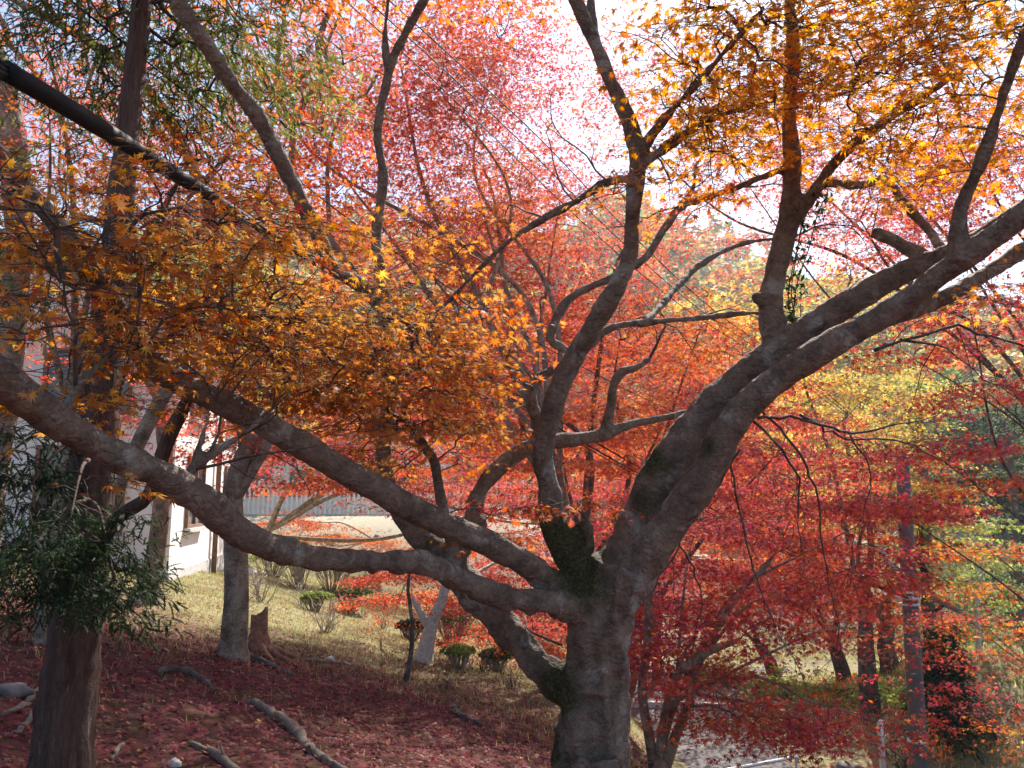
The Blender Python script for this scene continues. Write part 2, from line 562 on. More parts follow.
def spray(lv, mb, q, dr, n, L, size, pal, twig=False, droop=.25, jit=.45, rt=.0012):
    a = np.array([dr[0], dr[1], 0]) + .35 * rs.randn(3) * [1, 1, 0]
    a = unit(a)
    a[2] = -droop * (.3 + rs.rand())
    a = unit(a)
    b = unit(np.cross([0, 0, 1], a))
    t = rs.rand(n)
    sgn = np.where(rs.rand(n) > .5, 1, -1)
    w = sgn * (rs.rand(n) ** .7) * .62 * L * (1.1 - .8 * t)
    pos = q + (t * L)[:, None] * a + w[:, None] * b
    pos[:, 2] += .05 * L * rs.randn(n) - .12 * np.abs(w)
    if twig:
        mb.tube(np.array([q, q + a * L * .5 + [0, 0, .01], q + a * L]), [rt * 1.5, rt * 1.2, rt * .8], 3, caps=False)
        for k in range(0, n, 2):
            s = q + a * max(0, t[k] - .25) * L
            mb.tube(np.array([s, (s + pos[k]) / 2 + [0, 0, .008], pos[k]]), [rt, rt * .8, rt * .6], 3, caps=False)
    nor = np.array([0, 0, 1.0]) + jit * rs.randn(n, 3)
    nor = nor + a * .25
    fw = a * .7 + (sgn * rs.rand(n))[:, None] * b + .4 * rs.randn(n, 3) + np.array([0, 0, -.25])
    c = np.clip(pick(pal, n) * (1 + .16 * rs.randn()) * (1 + .05 * rs.randn(3)), .005, .9)
    lv.add(pos, nor, fw, size * (.5 + .8 * rs.rand(n)), c)


def foliage(blobs, skel, parent, lsize, tmpl, twmat, per=14, L=.4, rmin=.0015, rk=.0022, mat=None, twig=False,
            crown_name="crown", twig_name="twigs", droop=.25, jit=.45, area=.24, sides=4, tfrac=1.0, pen=.35):
    """blobs rows: px, py, depth, rx, ry, rd, coverage, palette"""
    lv = Leaves(tmpl)
    mb = MB()
    allq, meta = [], []
    for b in blobs:
        px, py, d, rx, ry, rd, cov, pal = b
        lp = area * (lsize * FPX / d) ** 2
        n = int(cov * COVM * (1.05 if d > 6 else .88) * math.pi * rx * ry / lp)
        nn = max(2, n // per)
        q = blob_nodes((px, py, d, rx, ry, rd, nn))
        allq.append(q)
        meta += [pal] * nn
    q = np.vstack(allq)
    dirs = grow(mb, skel, q, rmin, rk, sides, pen)
    other = [b[7] for b in blobs]
    for i in range(len(q)):
        if rs.rand() < .16: meta[i] = other[rs.randint(len(other))]
        spray(lv, mb, q[i], dirs[i], per, L * (.7 + .6 * rs.rand()), lsize, meta[i], twig, droop, jit)
    mb.build(twig_name, twmat, parent)
    lv.build(crown_name, mat or M_LEAF, parent)
    return len(q) * per


def skeleton_tubes(mb, curves, step=.1, sides=10, rough=0.0, wob=0.0):
    sk = []
    for c in curves:
        s = spline(c, step)
        if wob:
            s[1:, :3] += wob * rs.randn(len(s) - 1, 3)
        mb.tube(s[:, :3], np.maximum(s[:, 3], .003), sides, rough=rough)
        sk.append(s)
    return np.vstack(sk)


def shoots(mb, p, dr, L, r, depth=2, sides=4):
    n = 6
    pts = [np.asarray(p, float)]
    dcur = unit(np.asarray(dr, float))
    for k in range(n - 1):
        dcur = unit(dcur + .22 * rs.randn(3) + [0, 0, -.02])
        pts.append(pts[-1] + dcur * L / (n - 1))
    pts = np.array(pts)
    mb.tube(pts, np.linspace(r, r * .4, n), sides, caps=False)
    if depth > 0:
        for k in range(1, n, 1 if depth > 1 else 2):
            if rs.rand() < .8:
                side = unit(np.cross(dcur, rs.randn(3)))
                shoots(mb, pts[k], unit(pts[min(k + 1, n - 1)] - pts[k - 1]) + side * (.6 + .5 * rs.rand()), L * (.38 + .25 * rs.rand()), r * .55, depth - 1, 3)


def pc(*rows, r=None):
    """rows px, py, depth, width_px -> world x, y, z, radius"""
    return [np.append(P(a, b, d), w * d / FPX / 2) for a, b, d, w in rows]


def make_tree(name, label, base, r0, blobs, bark, lsize=.06, tmpl=None, fork=.35, group=None, cat="tree", trunk_curve=None, extra=None,
              per=22, L=.42, mat=None, twmat=None, jit=.45, rk=.0014, rmin=.002, droop=.25, step=.15, sides=10, rough=.04, limb_r=.3, area=.24, pen=.35):
    base = np.asarray(base, float)
    t = thing(name, label, cat, base, group)
    bpy.context.view_layer.update()
    mb = MB()
    curves = []
    if trunk_curve is None:
        cs = np.array([P(b[0], b[1], b[2]) for b in blobs])
        w = np.array([b[3] * b[4] for b in blobs], float)[:, None]
        cen = (cs * w).sum(0) / w.sum()
        top = base + (cen - base) * fork
        top[0] = base[0] + (cen[0] - base[0]) * fork * .6
        mid = (base + top) / 2 + [.06 * rs.randn(), .06 * rs.randn(), 0]
        trunk_curve = [np.append(base - [0, 0, .25], r0 * 1.35), np.append(base + (mid - base) * .25, r0 * 1.05), np.append(mid, r0 * .9), np.append(top, r0 * .75)]
    curves.append(trunk_curve)
    tc = np.array(trunk_curve)
    top = tc[-1]
    for k, b in enumerate(blobs):
        c = P(b[0], b[1], b[2])
        s = top[:3] if k % 2 == 0 else tc[-2, :3] * .4 + top[:3] * .6
        m1 = s + (c - s) * .35 + rs.randn(3) * np.linalg.norm(c - s) * .06 + [0, 0, .08 * np.linalg.norm(c - s)]
        m2 = s + (c - s) * .7 + rs.randn(3) * np.linalg.norm(c - s) * .05 + [0, 0, .05 * np.linalg.norm(c - s)]
        lr = top[3] * limb_r * (1.4 if k == 0 else 1)
        curves.append([np.append(s, lr * 1.2), np.append(m1, lr), np.append(m2, lr * .6), np.append(c, lr * .25)])
    if extra: curves += extra
    sk = skeleton_tubes(mb, curves, step, sides, rough)
    mb.build("trunk", bark, t)
    nstart = sk[:, 3] < top[3] * .99
    sk2 = sk[nstart] if nstart.sum() > 5 else sk
    foliage(blobs, sk2, t, lsize, tmpl if tmpl is not None else T_MID, twmat or M_TWIG, per, L, rmin, rk, mat, jit=jit, droop=droop, area=area, pen=pen)
    return t

# ------------------------------------------------------------------ ground, lot
def grid_mesh(name, xs, ys, zf, mat):
    X, Y = np.meshgrid(xs, ys)
    Z = zf(X, Y)
    V = np.column_stack([X.ravel(), Y.ravel(), Z.ravel()])
    nx, ny = len(xs), len(ys)
    i, j = np.meshgrid(np.arange(nx - 1), np.arange(ny - 1))
    a = (j * nx + i).ravel()
    F = np.column_stack([a, a + 1, a + nx + 1, a + nx])
    return mesh_obj(name, V, F.ravel(), np.arange(len(F)) * 4, mat)


xs = np.concatenate([np.linspace(-400, -16, 40)[:-1], np.linspace(-16, 20, 241), np.linspace(20, 400, 40)[1:]])
ys = np.concatenate([np.linspace(-60, 0, 20)[:-1], np.linspace(0, 36, 241), np.linspace(36, 160, 90)[1:], np.linspace(160, 600, 20)[1:]])
g = grid_mesh("ground", xs, ys, H, M_GROUND)
tag(g, "leaf strewn hillside sloping down to the right, dry grass further up", kind="structure")
lot = grid_mesh("parking_lot", np.linspace(-1, 15, 30), np.linspace(9, 33, 30), lambda x, y: np.full_like(x, LOT + .03), M_LOT)
tag(lot, "grey asphalt parking lot below the slope behind the big maple", kind="structure")

# ------------------------------------------------------------------ the big maple in front
def big_maple():
    t = thing("maple_tree", "big dark grey spreading maple in front, thick mossy trunk forking into long curved limbs", "maple tree", on(.46, 4.5))
    bpy.context.view_layer.update()
    D = 4.45
    W = []
    base = on(.46, 4.5)
    # trunk with a flared foot
    W.append([np.append(base + [0.0, 0, -.15], .34), np.append(base + [0.0, 0, .12], .27)] +
             pc((592, 768, D, 76), (592, 730, D, 72), (595, 690, D, 66), (597, 650, D, 63), (600, 615, D, 66), (604, 585, D, 62), (612, 560, D, 54)))
    for ox, oy in ((-.32, -.1), (.3, -.15), (.12, -.38), (-.15, .33), (.33, .2)):
        W.append([np.append(base + [ox * 1.35, oy * 1.35, -.22], .05), np.append(base + [ox, oy, -.02], .10), np.append(base + [ox * .45, oy * .45, .28], .13), np.append(base + [0, 0, .6], .12)])
    # buttress ridge up the left side of the trunk, fissured right side
    W.append(pc((566, 790, D - .06, 34), (568, 740, D - .03, 26), (574, 690, D - .02, 26), (585, 640, D, 26)))
    W.append(pc((616, 790, D - .1, 24), (612, 740, D - .08, 20), (606, 700, D - .05, 22)))
    L1 = pc((600, 612, D, 50), (578, 605, 4.36, 38), (545, 602, 4.22, 29), (505, 597, 4.1, 27), (460, 580, 3.98, 27), (425, 563, 3.85, 27), (385, 562, 3.7, 27), (330, 560, 3.5, 28),
            (282, 550, 3.25, 31), (240, 533, 3.05, 34), (210, 507, 2.9, 38), (180, 485, 2.8, 36), (130, 462, 2.65, 35), (80, 436, 2.5, 37), (38, 408, 2.35, 41), (-5, 375, 2.2, 46), (-60, 335, 2.0, 46), (-140, 270, 1.9, 40), (-230, 150, 1.9, 25))
    L2 = pc((585, 612, D, 40), (560, 592, 4.4, 34), (530, 566, 4.3, 30), (480, 540, 4.15, 30), (420, 513, 4.0, 30), (350, 474, 3.8, 31), (290, 438, 3.6, 31), (235, 408, 3.45, 30), (190, 388, 3.35, 29), (155, 366, 3.25, 29), (126, 330, 3.15, 30),
            (103, 290, 3.05, 30), (78, 252, 2.95, 28), (40, 205, 2.9, 22), (-20, 130, 2.8, 15))
    L3 = pc((590, 700, D + .03, 44), (560, 682, 4.55, 40), (530, 655, 4.65, 36), (500, 622, 4.75, 36), (468, 585, 4.85, 38), (440, 555, 4.95, 34), (405, 520, 5.0, 24), (386, 480, 5.0, 20), (384, 440, 5.0, 18), (390, 390, 5.0, 17), (386, 340, 4.95, 16), (384, 300, 4.9, 16),
            (376, 240, 4.85, 12), (383, 180, 4.8, 11), (378, 130, 4.8, 11), (388, 75, 4.75, 12), (402, 40, 4.7, 10), (425, -2, 4.6, 9), (460, -60, 4.5, 6))
    L3b = pc((384, 310, 4.9, 14), (362, 285, 4.85, 15), (336, 272, 4.75, 16), (318, 235, 4.6, 17), (290, 180, 4.45, 18), (262, 125, 4.3, 19), (230, 80, 4.15, 18), (200, 35, 4.0, 19), (172, -5, 3.9, 20), (140, -60, 3.8, 14), (100, -160, 3.7, 8))
    L3c = pc((388, 75, 4.75, 8), (385, 40, 4.75, 7), (388, 0, 4.7, 6), (392, -50, 4.7, 4))
    L4 = pc((602, 600, D, 44), (590, 580, 4.45, 40), (568, 555, 4.5, 36), (553, 525, 4.5, 30), (549, 490, 4.5, 26), (543, 455, 4.5, 25), (549, 420, 4.45, 25), (565, 375, 4.4, 25), (590, 330, 4.3, 24), (615, 290, 4.2, 22), (630, 255, 4.15, 19), (633, 210, 4.1, 18),
            (638, 160, 4.0, 22), (628, 120, 3.95, 19), (610, 80, 3.9, 16), (593, 40, 3.85, 15), (575, 0, 3.8, 14), (550, -60, 3.75, 8))
    L4b = pc((603, 60, 3.9, 9), (592, 20, 3.95, 9), (590, -20, 4.0, 7))
    L4c = pc((638, 160, 4.0, 12), (652, 135, 3.9, 11), (672, 110, 3.8, 9), (700, 80, 3.7, 8), (735, 40, 3.6, 6), (770, 0, 3.5, 4))
    L4d = pc((640, 168, 4.0, 9), (665, 148, 3.95, 9), (705, 122, 3.9, 7), (745, 108, 3.85, 6), (795, 98, 3.8, 5), (850, 92, 3.7, 4))
    L4e = pc((634, 178, 4.05, 8), (608, 182, 4.1, 8), (575, 202, 4.15, 8), (545, 218, 4.2, 8), (510, 240, 4.3, 7), (478, 270, 4.35, 7), (450, 300, 4.4, 5), (420, 325, 4.4, 3))
    L4f = pc((590, 345, 4.35, 9), (610, 328, 4.45, 8), (650, 322, 4.6, 7), (700, 318, 4.7, 7), (755, 313, 4.8, 6), (815, 321, 4.9, 5), (870, 300, 5.0, 3))
    L5 = pc((452, 570, 4.92, 24), (462, 545, 4.95, 22), (472, 520, 5.0, 20), (478, 495, 5.0, 19), (496, 470, 5.05, 20), (520, 452, 5.1, 20), (548, 442, 5.1, 18), (580, 439, 5.1, 16), (606, 433, 5.1, 16), (630, 424, 5.1, 10), (668, 417, 5.15, 8), (700, 408, 5.2, 6), (745, 395, 5.3, 4))
    L5k = pc((474, 512, 5.0, 15), (478, 526, 4.93, 19), (477, 534, 4.9, 14))
    L5b = pc((604, 432, 5.1, 12), (611, 408, 5.1, 11), (613, 388, 5.1, 11), (622, 372, 5.1, 11), (636, 368, 5.1, 9), (650, 358, 5.15, 5))
    L6 = pc((541, 446, 5.1, 14), (537, 420, 5.1, 14), (531, 400, 5.1, 14), (537, 380, 5.15, 13), (556, 368, 5.2, 11), (572, 356, 5.25, 10), (560, 346, 5.3, 10), (550, 338, 5.3, 11), (560, 312, 5.35, 11), (572, 297, 5.4, 10), (595, 285, 5.4, 9), (618, 275, 5.45, 9), (645, 258, 5.5, 8), (660, 235, 5.5, 9), (676, 212, 5.5, 9), (692, 190, 5.55, 6), (696, 165, 5.6, 4))
    L6b = pc((676, 212, 5.5, 6), (700, 198, 5.55, 5), (735, 188, 5.6, 4), (760, 186, 5.6, 3))
    L6c = pc((640, 324, 4.6, 6), (655, 312, 4.9, 7), (678, 286, 5.3, 8), (704, 262, 5.6, 7), (745, 243, 5.65, 5), (790, 238, 5.7, 4))
    K4 = pc((570, 545, 4.5, 20), (582, 530, 4.5, 17), (587, 522, 4.48, 12))
    K4b = pc((585, 560, 4.5, 18), (588, 540, 4.48, 13), (586, 525, 4.47, 15))
    # the double limb to the right
    R1 = pc((610, 590, D, 52), (628, 560, D, 54), (643, 520, 4.45, 52), (660, 480, 4.42, 50), (680, 448, 4.4, 46), (708, 412, 4.35, 42), (740, 380, 4.3, 38), (775, 352, 4.2, 36), (815, 325, 4.1, 33), (858, 297, 4.0, 30), (900, 275, 3.9, 27), (940, 258, 3.8, 24), (985, 235, 3.7, 22), (1030, 205, 3.6, 20), (1100, 150, 3.5, 14), (1180, 80, 3.4, 8))
    R2 = pc((618, 600, 4.4, 46), (640, 565, 4.33, 44), (665, 530, 4.27, 42), (690, 497, 4.2, 40), (712, 462, 4.15, 38), (728, 430, 4.1, 36), (752, 400, 4.05, 34), (790, 370, 3.95, 33), (830, 345, 3.85, 31), (872, 322, 3.75, 29), (912, 296, 3.65, 27), (950, 268, 3.55, 26), (990, 240, 3.45, 26), (1035, 208, 3.35, 26), (1110, 170, 3.3, 20), (1200, 140, 3.2, 10))
    R3 = pc((870, 325, 3.8, 18), (905, 312, 3.85, 18), (945, 297, 3.9, 18), (985, 275, 3.95, 17), (1030, 245, 4.0, 16), (1100, 200, 4.0, 10))
    R4 = pc((958, 262, 3.5, 20), (958, 240, 3.5, 16), (962, 205, 3.5, 15), (978, 170, 3.45, 15), (992, 130, 3.4, 14), (1005, 90, 3.35, 12), (1020, 50, 3.3, 12), (1035, 0, 3.2, 11), (1060, -60, 3.1, 7))
    U = pc((790, 365, 4.2, 30), (779, 345, 4.2, 28), (771, 310, 4.2, 27), (775, 275, 4.2, 25), (785, 235, 4.2, 24), (791, 200, 4.15, 23), (792, 160, 4.1, 19), (789, 110, 4.05, 17), (793, 60, 4.0, 16), (790, 10, 3.9, 14), (786, -50, 3.8, 9))
    Uk = pc((775, 305, 4.2, 18), (758, 298, 4.15, 12), (754, 294, 4.15, 10))
    Ub = pc((787, 230, 4.2, 16), (805, 205, 4.1, 15), (822, 180, 4.05, 13), (845, 152, 4.0, 11), (880, 125, 3.9, 10), (925, 95, 3.8, 8), (975, 60, 3.7, 5), (1020, 20, 3.6, 3))
    Uc = pc((822, 182, 4.05, 10), (860, 185, 4.2, 10), (885, 180, 4.3, 9), (905, 205, 4.3, 10), (928, 230, 4.2, 10), (948, 258, 4.0, 10))
    Ud = pc((792, 165, 4.1, 9), (760, 178, 4.15, 7), (725, 192, 4.2, 6), (690, 205, 4.3, 4))
    Rs = pc((938, 268, 3.9, 16), (915, 252, 3.95, 15), (893, 240, 4.0, 14), (872, 232, 4.05, 13))
    M1 = pc((182, 488, 2.85, 14), (192, 470, 2.9, 10), (200, 445, 3.0, 8), (207, 422, 3.05, 6), (215, 400, 3.1, 4))
    M2 = pc((186, 478, 2.9, 10), (208, 456, 3.0, 9), (238, 438, 3.1, 8), (262, 418, 3.2, 5))
    M3 = pc((60, 425, 2.5, 11), (75, 390, 2.5, 9), (95, 368, 2.55, 8), (118, 348, 2.6, 6), (140, 340, 2.7, 4))
    M4 = pc((76, 388, 2.5, 6), (70, 350, 2.5, 5), (57, 310, 2.5, 4), (40, 280, 2.5, 3))
    M5 = pc((135, 350, 3.15, 7), (132, 310, 3.1, 6), (130, 265, 3.05, 5), (140, 245, 3.0, 5), (152, 225, 3.0, 3))
    M6 = pc((150, 350, 3.2, 6), (185, 320, 3.25, 4), (230, 305, 3.3, 4), (260, 335, 3.3, 3))
    M7 = pc((404, 420, 4.6, 4), (420, 440, 4.6, 10), (434, 462, 4.6, 11), (439, 490, 4.65, 12), (446, 520, 4.75, 13), (450, 545, 4.9, 14))
    heavy = [L1, L2, L3, L3b, L3c, L4, L4b, L4c, L4d, L4e, L4f, L5, L5k, L5b, L6, L6b, L6c, K4, K4b, R1, R2, R3, R4, U, Uk, Ub, Uc, Ud, Rs, M1, M2, M3, M7]
    thin = [M4, M5, M6,
            pc((758, 418, 4.1, 5), (790, 415, 4.2, 4), (830, 430, 4.3, 4), (860, 433, 4.4, 4), (900, 425, 4.5, 2)),
            pc((752, 420, 4.1, 4), (785, 445, 4.2, 3.5), (800, 480, 4.3, 3), (800, 520, 4.4, 2)),
            pc((875, 350, 3.7, 6), (900, 340, 3.75, 4), (940, 333, 3.8, 4), (990, 338, 3.9, 3), (1040, 345, 4.0, 3)),
            pc((900, 340, 3.75, 4), (930, 350, 3.8, 3), (960, 348, 3.8, 2)),
            pc((562, 645, 4.5, 4), (535, 638, 4.6, 3), (515, 612, 4.8, 2)),
            pc((740, 450, 4.1, 4), (705, 490, 4.3, 3), (668, 530, 4.6, 2)),
            pc((752, 400, 4.1, 4), (790, 440, 4.3, 3.5), (815, 500, 4.5, 3), (822, 560, 4.6, 2), (835, 600, 4.6, 1.5)),
            pc((745, 420, 4.1, 4), (735, 470, 4.3, 3), (742, 530, 4.4, 2.5), (760, 575, 4.5, 2), (772, 620, 4.5, 1.5)),
            pc((800, 415, 4.2, 4), (850, 440, 4.5, 3), (905, 445, 4.7, 2.5), (960, 465, 4.8, 2)),
            pc((668, 530, 4.6, 3), (690, 560, 4.8, 2.5), (700, 600, 4.9, 2), (690, 640, 4.9, 1.5)),
            pc((705, 480, 4.3, 3), (675, 555, 4.5, 2.5), (650, 590, 4.6, 2)),
            pc((850, 435, 4.4, 3), (868, 470, 4.5, 2), (862, 520, 4.5, 1.5)),
            pc((820, 330, 4.0, 5), (835, 312, 4.1, 4), (860, 290, 4.3, 3))]
    for c_ in heavy:
        for k in range(2, len(c_)):
            c_[k][3] *= .88
    mb = MB()
    sk = skeleton_tubes(mb, W + heavy, .04, 14, .035)
    o = mb.build("trunk", M_BARK, t)
    rm = o.modifiers.new("r", 'REMESH'); rm.mode = 'VOXEL'; rm.voxel_size = .011
    sm = o.modifiers.new("s", 'SMOOTH'); sm.iterations = 3; sm.factor = .5
    bpy.context.view_layer.update()
    dg = bpy.context.evaluated_depsgraph_get()
    me = bpy.data.meshes.new_from_object(o.evaluated_get(dg))
    o.modifiers.clear()
    old = o.data
    o.data = me
    bpy.data.meshes.remove(old)
    me.name = "trunk"
    nv = len(me.vertices)
    co = np.zeros(nv * 3); me.vertices.foreach_get("co", co); co = co.reshape(-1, 3)
    no = np.array([v.normal[:] for v in me.vertices])
    off = np.array(t.location)[None] * 0
    dsp = np.empty(nv)
    for i in range(nv):
        p = Vector(co[i])
        a = noise.noise(p * 7.0)
        b = noise.noise(Vector((p.x * 26, p.y * 26, p.z * 12)))
        c_ = noise.noise(p * 60)
        dsp[i] = .010 * a + .0055 * b + .0016 * c_
    rr = np.linalg.norm(co - CROTCH, axis=1)
    lower = np.clip((CROTCH[2] + .25 - co[:, 2]) / .4, 0, 1) * (rr < 1.6)
    for i in np.nonzero(lower > 0)[0]:
        p = co[i]
        ridge = noise.noise(Vector((p[0] * 9, p[1] * 9, p[2] * 1.6)))
        dsp[i] += lower[i] * .03 * (abs(ridge) * -2.2 + .35)
    co += no * dsp[:, None]
    me.vertices.foreach_set("co", co.ravel())
    me.update()
    me.shade_smooth()
    if not me.materials: me.materials.append(M_BARK)
    mb = MB()
    for c_ in thin:
        for k in range(1, len(c_)):
            c_[k][:3] += .03 * rs.randn(3)
    for c_ in thin:
        for k in range(len(c_)):
            c_[k][3] *= .75
    sk2 = skeleton_tubes(mb, thin, .07, 6, .05, .007)
    for c_ in thin + [L5b, L5, L6b, L6c, L6, L4f, L4e, L4d, L4c, Ud, M1, M2]:
        tip = np.array(c_[-1]); prev = np.array(c_[-2])
        dv = unit(tip[:3] - prev[:3])
        rr_ = max(.004, tip[3] * .8)
        shoots(mb, tip[:3], dv, .45, rr_, 2)
        for k in range(1, len(c_) - 1):
            if c_[k][3] < .022 and rs.rand() < .75:
                q_ = np.array(c_[k])
                shoots(mb, q_[:3], unit(np.array(c_[k + 1])[:3] - q_[:3]) * .7 + unit(rs.randn(3)) * .8, .3 + .2 * rs.rand(), max(.003, q_[3] * .35), 1)
    mb.build("twigs", M_TWIG, t)
    sk = np.vstack([sk, sk2])
    sk = sk[(sk[:, 3] < .05)]
    blobs = [
        (70, 235, 2.7, 130, 52, .5, 1.5, 'orange'), (60, 330, 2.6, 90, 60, .45, 1.0, 'orange'), (210, 245, 3.2, 130, 55, .6, 1.5, 'orange'),
        (200, 325, 3.1, 120, 55, .5, 1.3, 'orange'), (310, 340, 3.8, 115, 62, .6, 1.3, 'orange'), (415, 330, 4.3, 75, 62, .5, 1.0, 'orange'),
        (405, 395, 4.4, 90, 65, .5, 1.5, 'orange'), (300, 395, 3.9, 70, 40, .4, 1.2, 'orange'), (450, 430, 4.8, 50, 40, .4, .9, 'orange2'), (380, 465, 4.7, 50, 20, .3, .7, 'orange'), (90, 400, 2.9, 60, 40, .3, .5, 'orange'),
        (62, 480, 2.5, 32, 22, .1, .35, 'orange'), (450, 250, 4.4, 60, 40, .5, .6, 'orange'), (465, 350, 4.7, 70, 70, .5, 1.0, 'orange2'),
        (20, 170, 2.9, 60, 30, .4, .5, 'orange2'),
        (740, 60, 3.7, 95, 65, .5, 1.3, 'gold'), (850, 80, 3.6, 110, 65, .6, 1.2, 'gold'), (970, 60, 3.5, 90, 60, .5, 1.2, 'gold'), (1000, 130, 3.6, 50, 50, .4, .6, 'gold'),
        (880, 155, 3.8, 80, 42, .4, 1.2, 'gold'), (690, 130, 3.8, 60, 45, .4, 1.1, 'gold'), (820, 10, 3.5, 170, 40, .5, 1.2, 'gold'),
        (640, 190, 3.9, 40, 20, .2, .8, 'orange'), (710, 190, 3.9, 50, 25, .3, .6, 'orange2'), (985, 290, 3.9, 50, 16, .3, .8, 'orange'),
        (500, 505, 4.75, 36, 13, .2, 1.0, 'orred'), (570, 505, 4.4, 42, 14, .2, 1.1, 'orred'), (490, 540, 4.9, 32, 14, .2, .9, 'orange2'),
    ]
    foliage(blobs, sk, t, .058, T_NEAR, M_TWIG, per=10, L=.28, rmin=.0014, rk=.0016, twig=True, jit=.5, sides=4)
    # the unseen rest of the crown above, with leaf masses added for shade
    up = [(560, -190, 6.6, 200, 100, 1.3, .7, 'orange2'), (300, -130, 5.8, 300, 90, 1.3, 1.5, 'orange2'), (420, -420, 6.0, 400, 120, 1.5, .8, 'orange2'), (200, -260, 3.6, 330, 110, 1.4, .6, 'orange'), (700, -240, 4.0, 330, 110, 1.6, .6, 'orange'), (450, -330, 4.6, 260, 90, 1.3, .5, 'orange2'),
          (-160, 120, 2.6, 110, 160, .8, .5, 'orange'), (1160, 90, 3.6, 120, 160, .9, .6, 'orange')]
    foliage(up, sk, t, .075, T_MID, M_TWIG, per=16, L=.45, rmin=.002, rk=.002, crown_name="crown", twig_name="twigs")
    return t


BIG = big_maple()

# ------------------------------------------------------------------ ivy on the upright limb
def ivy():
    t = thing("ivy_vine", "dark green ivy climbing the upright limb of the big maple", "ivy", P(787, 315, 4.15))
    bpy.context.view_layer.update()
    mb = MB(); lv = Leaves(T_FAR)
    ax = spline(pc((787, 325, 4.2, 1), (786, 290, 4.2, 1), (795, 250, 4.2, 1), (802, 215, 4.15, 1), (815, 190, 4.1, 1)), .02)
    for s in range(3):
        ph = rs.rand() * 6
        off = np.column_stack([np.cos(np.linspace(ph, ph + 2.5, len(ax))) * .03 + .045, np.sin(np.linspace(ph, ph + 2.5, len(ax))) * .06, np.zeros(len(ax))])
        pts = ax[:, :3] + off
        mb.tube(pts[::3], .003, 5)
        n = 60
        i = rs.randint(0, len(pts), n)
        lv.add(pts[i] + .025 * rs.randn(n, 3), rs.randn(n, 3) + [.6, -.8, .5], rs.randn(n, 3) + [0, 0, -1], .03 + .025 * rs.rand(n), pick('dgreen', n, .3))
    mb.build("stem", M_TWIG, t); lv.build("leaves", M_CEDAR, t)


ivy()

# ------------------------------------------------------------------ near cedar at the left
def cedar():
    b, d = gp(60, 776)
    t = thing("cedar_tree", "tall dark cedar at the left edge, straight fibrous trunk with drooping green sprays", "cedar tree", b)
    bpy.context.view_layer.update()
    mb = MB()
    dd = d
    curve = [np.append(b - [0, 0, .3], .19), np.append(b + [0, 0, .05], .155)]
    for h, r in ((.4, .132), (1.0, .122), (1.6, .112), (2.4, .088), (3.4, .064), (4.6, .05), (6, .035), (7.2, .015)):
        curve.append(np.append(b + [.01 * h, .12 * h * .3, h], r))
    br = []
    for (a, c) in (((115, 522), (150, 492)),):
        br.append(pc((92, 560, dd + .02, 14), (118, 518, dd - .1, 13), (150, 494, dd - .2, 13), (168, 440, dd - .2, 14), (186, 402, dd - .2, 12), (196, 370, dd - .2, 8)))
    for (px, py, dpt) in ((20, 500, 3.6), (30, 560, 3.4), (70, 520, 3.3), (110, 560, 3.5), (-20, 480, 3.9), (60, 590, 3.5)):
        s = P(88, py - 60, dd)
        e = P(px, py, dpt)
        br.append([np.append(s, .012), np.append((s + e) / 2 + [0, 0, .08], .007), np.append(e, .003)])
    sk = skeleton_tubes(mb, [curve] + br, .06, 18, .06)
    mb.build("trunk", M_CEDARBARK, t)
    foliage([(55, 545, 3.5, 75, 50, .35, 2.3, 'dgreen'), (105, 575, 3.55, 34, 38, .25, 1.9, 'dgreen'), (20, 465, 3.9, 60, 42, .4, 1.5, 'dgreen'), (10, 590, 3.5, 40, 26, .3, 1.0, 'dgreen'), (128, 520, 3.6, 22, 20, .2, .7, 'dgreen')],
            sk[sk[:, 3] < .06], t, .052, T_FROND, M_TWIG, per=22, L=.24, rmin=.002, rk=.0015, mat=M_CEDAR, droop=.6, jit=.6, area=.13)
    up = [(130, 30, 4.9, 130, 60, 1.0, .55, 'green'), (255, 55, 5.4, 70, 50, .8, 1.1, 'lime'), (180, 60, 5.6, 50, 60, .6, .8, 'lime'), (60, 150, 5.8, 60, 30, .6, .4, 'lime'), (60, 40, 5.2, 70, 70, .7, .4, 'green'), (160, -60, 5.0, 160, 70, 1.0, .7, 'green'), (160, 120, 5.6, 90, 40, .6, .35, 'green'), (30, 260, 4.6, 60, 60, .5, .5, 'green')]
    skt = spline(curve, .1)
    foliage(up, skt, t, .065, T_FROND, M_TWIG, per=22, L=.4, rmin=.002, rk=.0016, mat=M_CEDAR, droop=.5, jit=.6, area=.13, pen=.1)


cedar()

# ------------------------------------------------------------------ mid-ground maples
b, d = gp(232, 657)
make_tree("maple_tree", "slender pale barked maple on the slope beside the reddish rotten stump", b, .15,
          [(300, 445, d + 1, 110, 35, 1.3, .8, 'red'), (200, 400, d, 90, 40, 1.0, .5, 'orred'), (350, 480, d + 3, 80, 22, 1.0, .8, 'orred'), (260, 330, d + 1, 120, 50, 1.2, .5, 'orange2')], M_BARK2,
          trunk_curve=[np.append(b + [0, 0, -.2], .21)] + pc((232, 655, d, 34), (234, 640, d, 28), (236, 600, d, 25), (236, 560, d, 23), (233, 520, d, 22), (233, 490, d, 21), (244, 455, d, 18), (252, 440, d, 14)),
          extra=[pc((234, 500, d, 14), (250, 475, d, 11), (264, 450, d, 10), (280, 425, d + .3, 7)), pc((245, 455, d, 12), (240, 425, d, 9), (225, 380, d, 7))], limb_r=.5)
b, d = gp(145, 602)
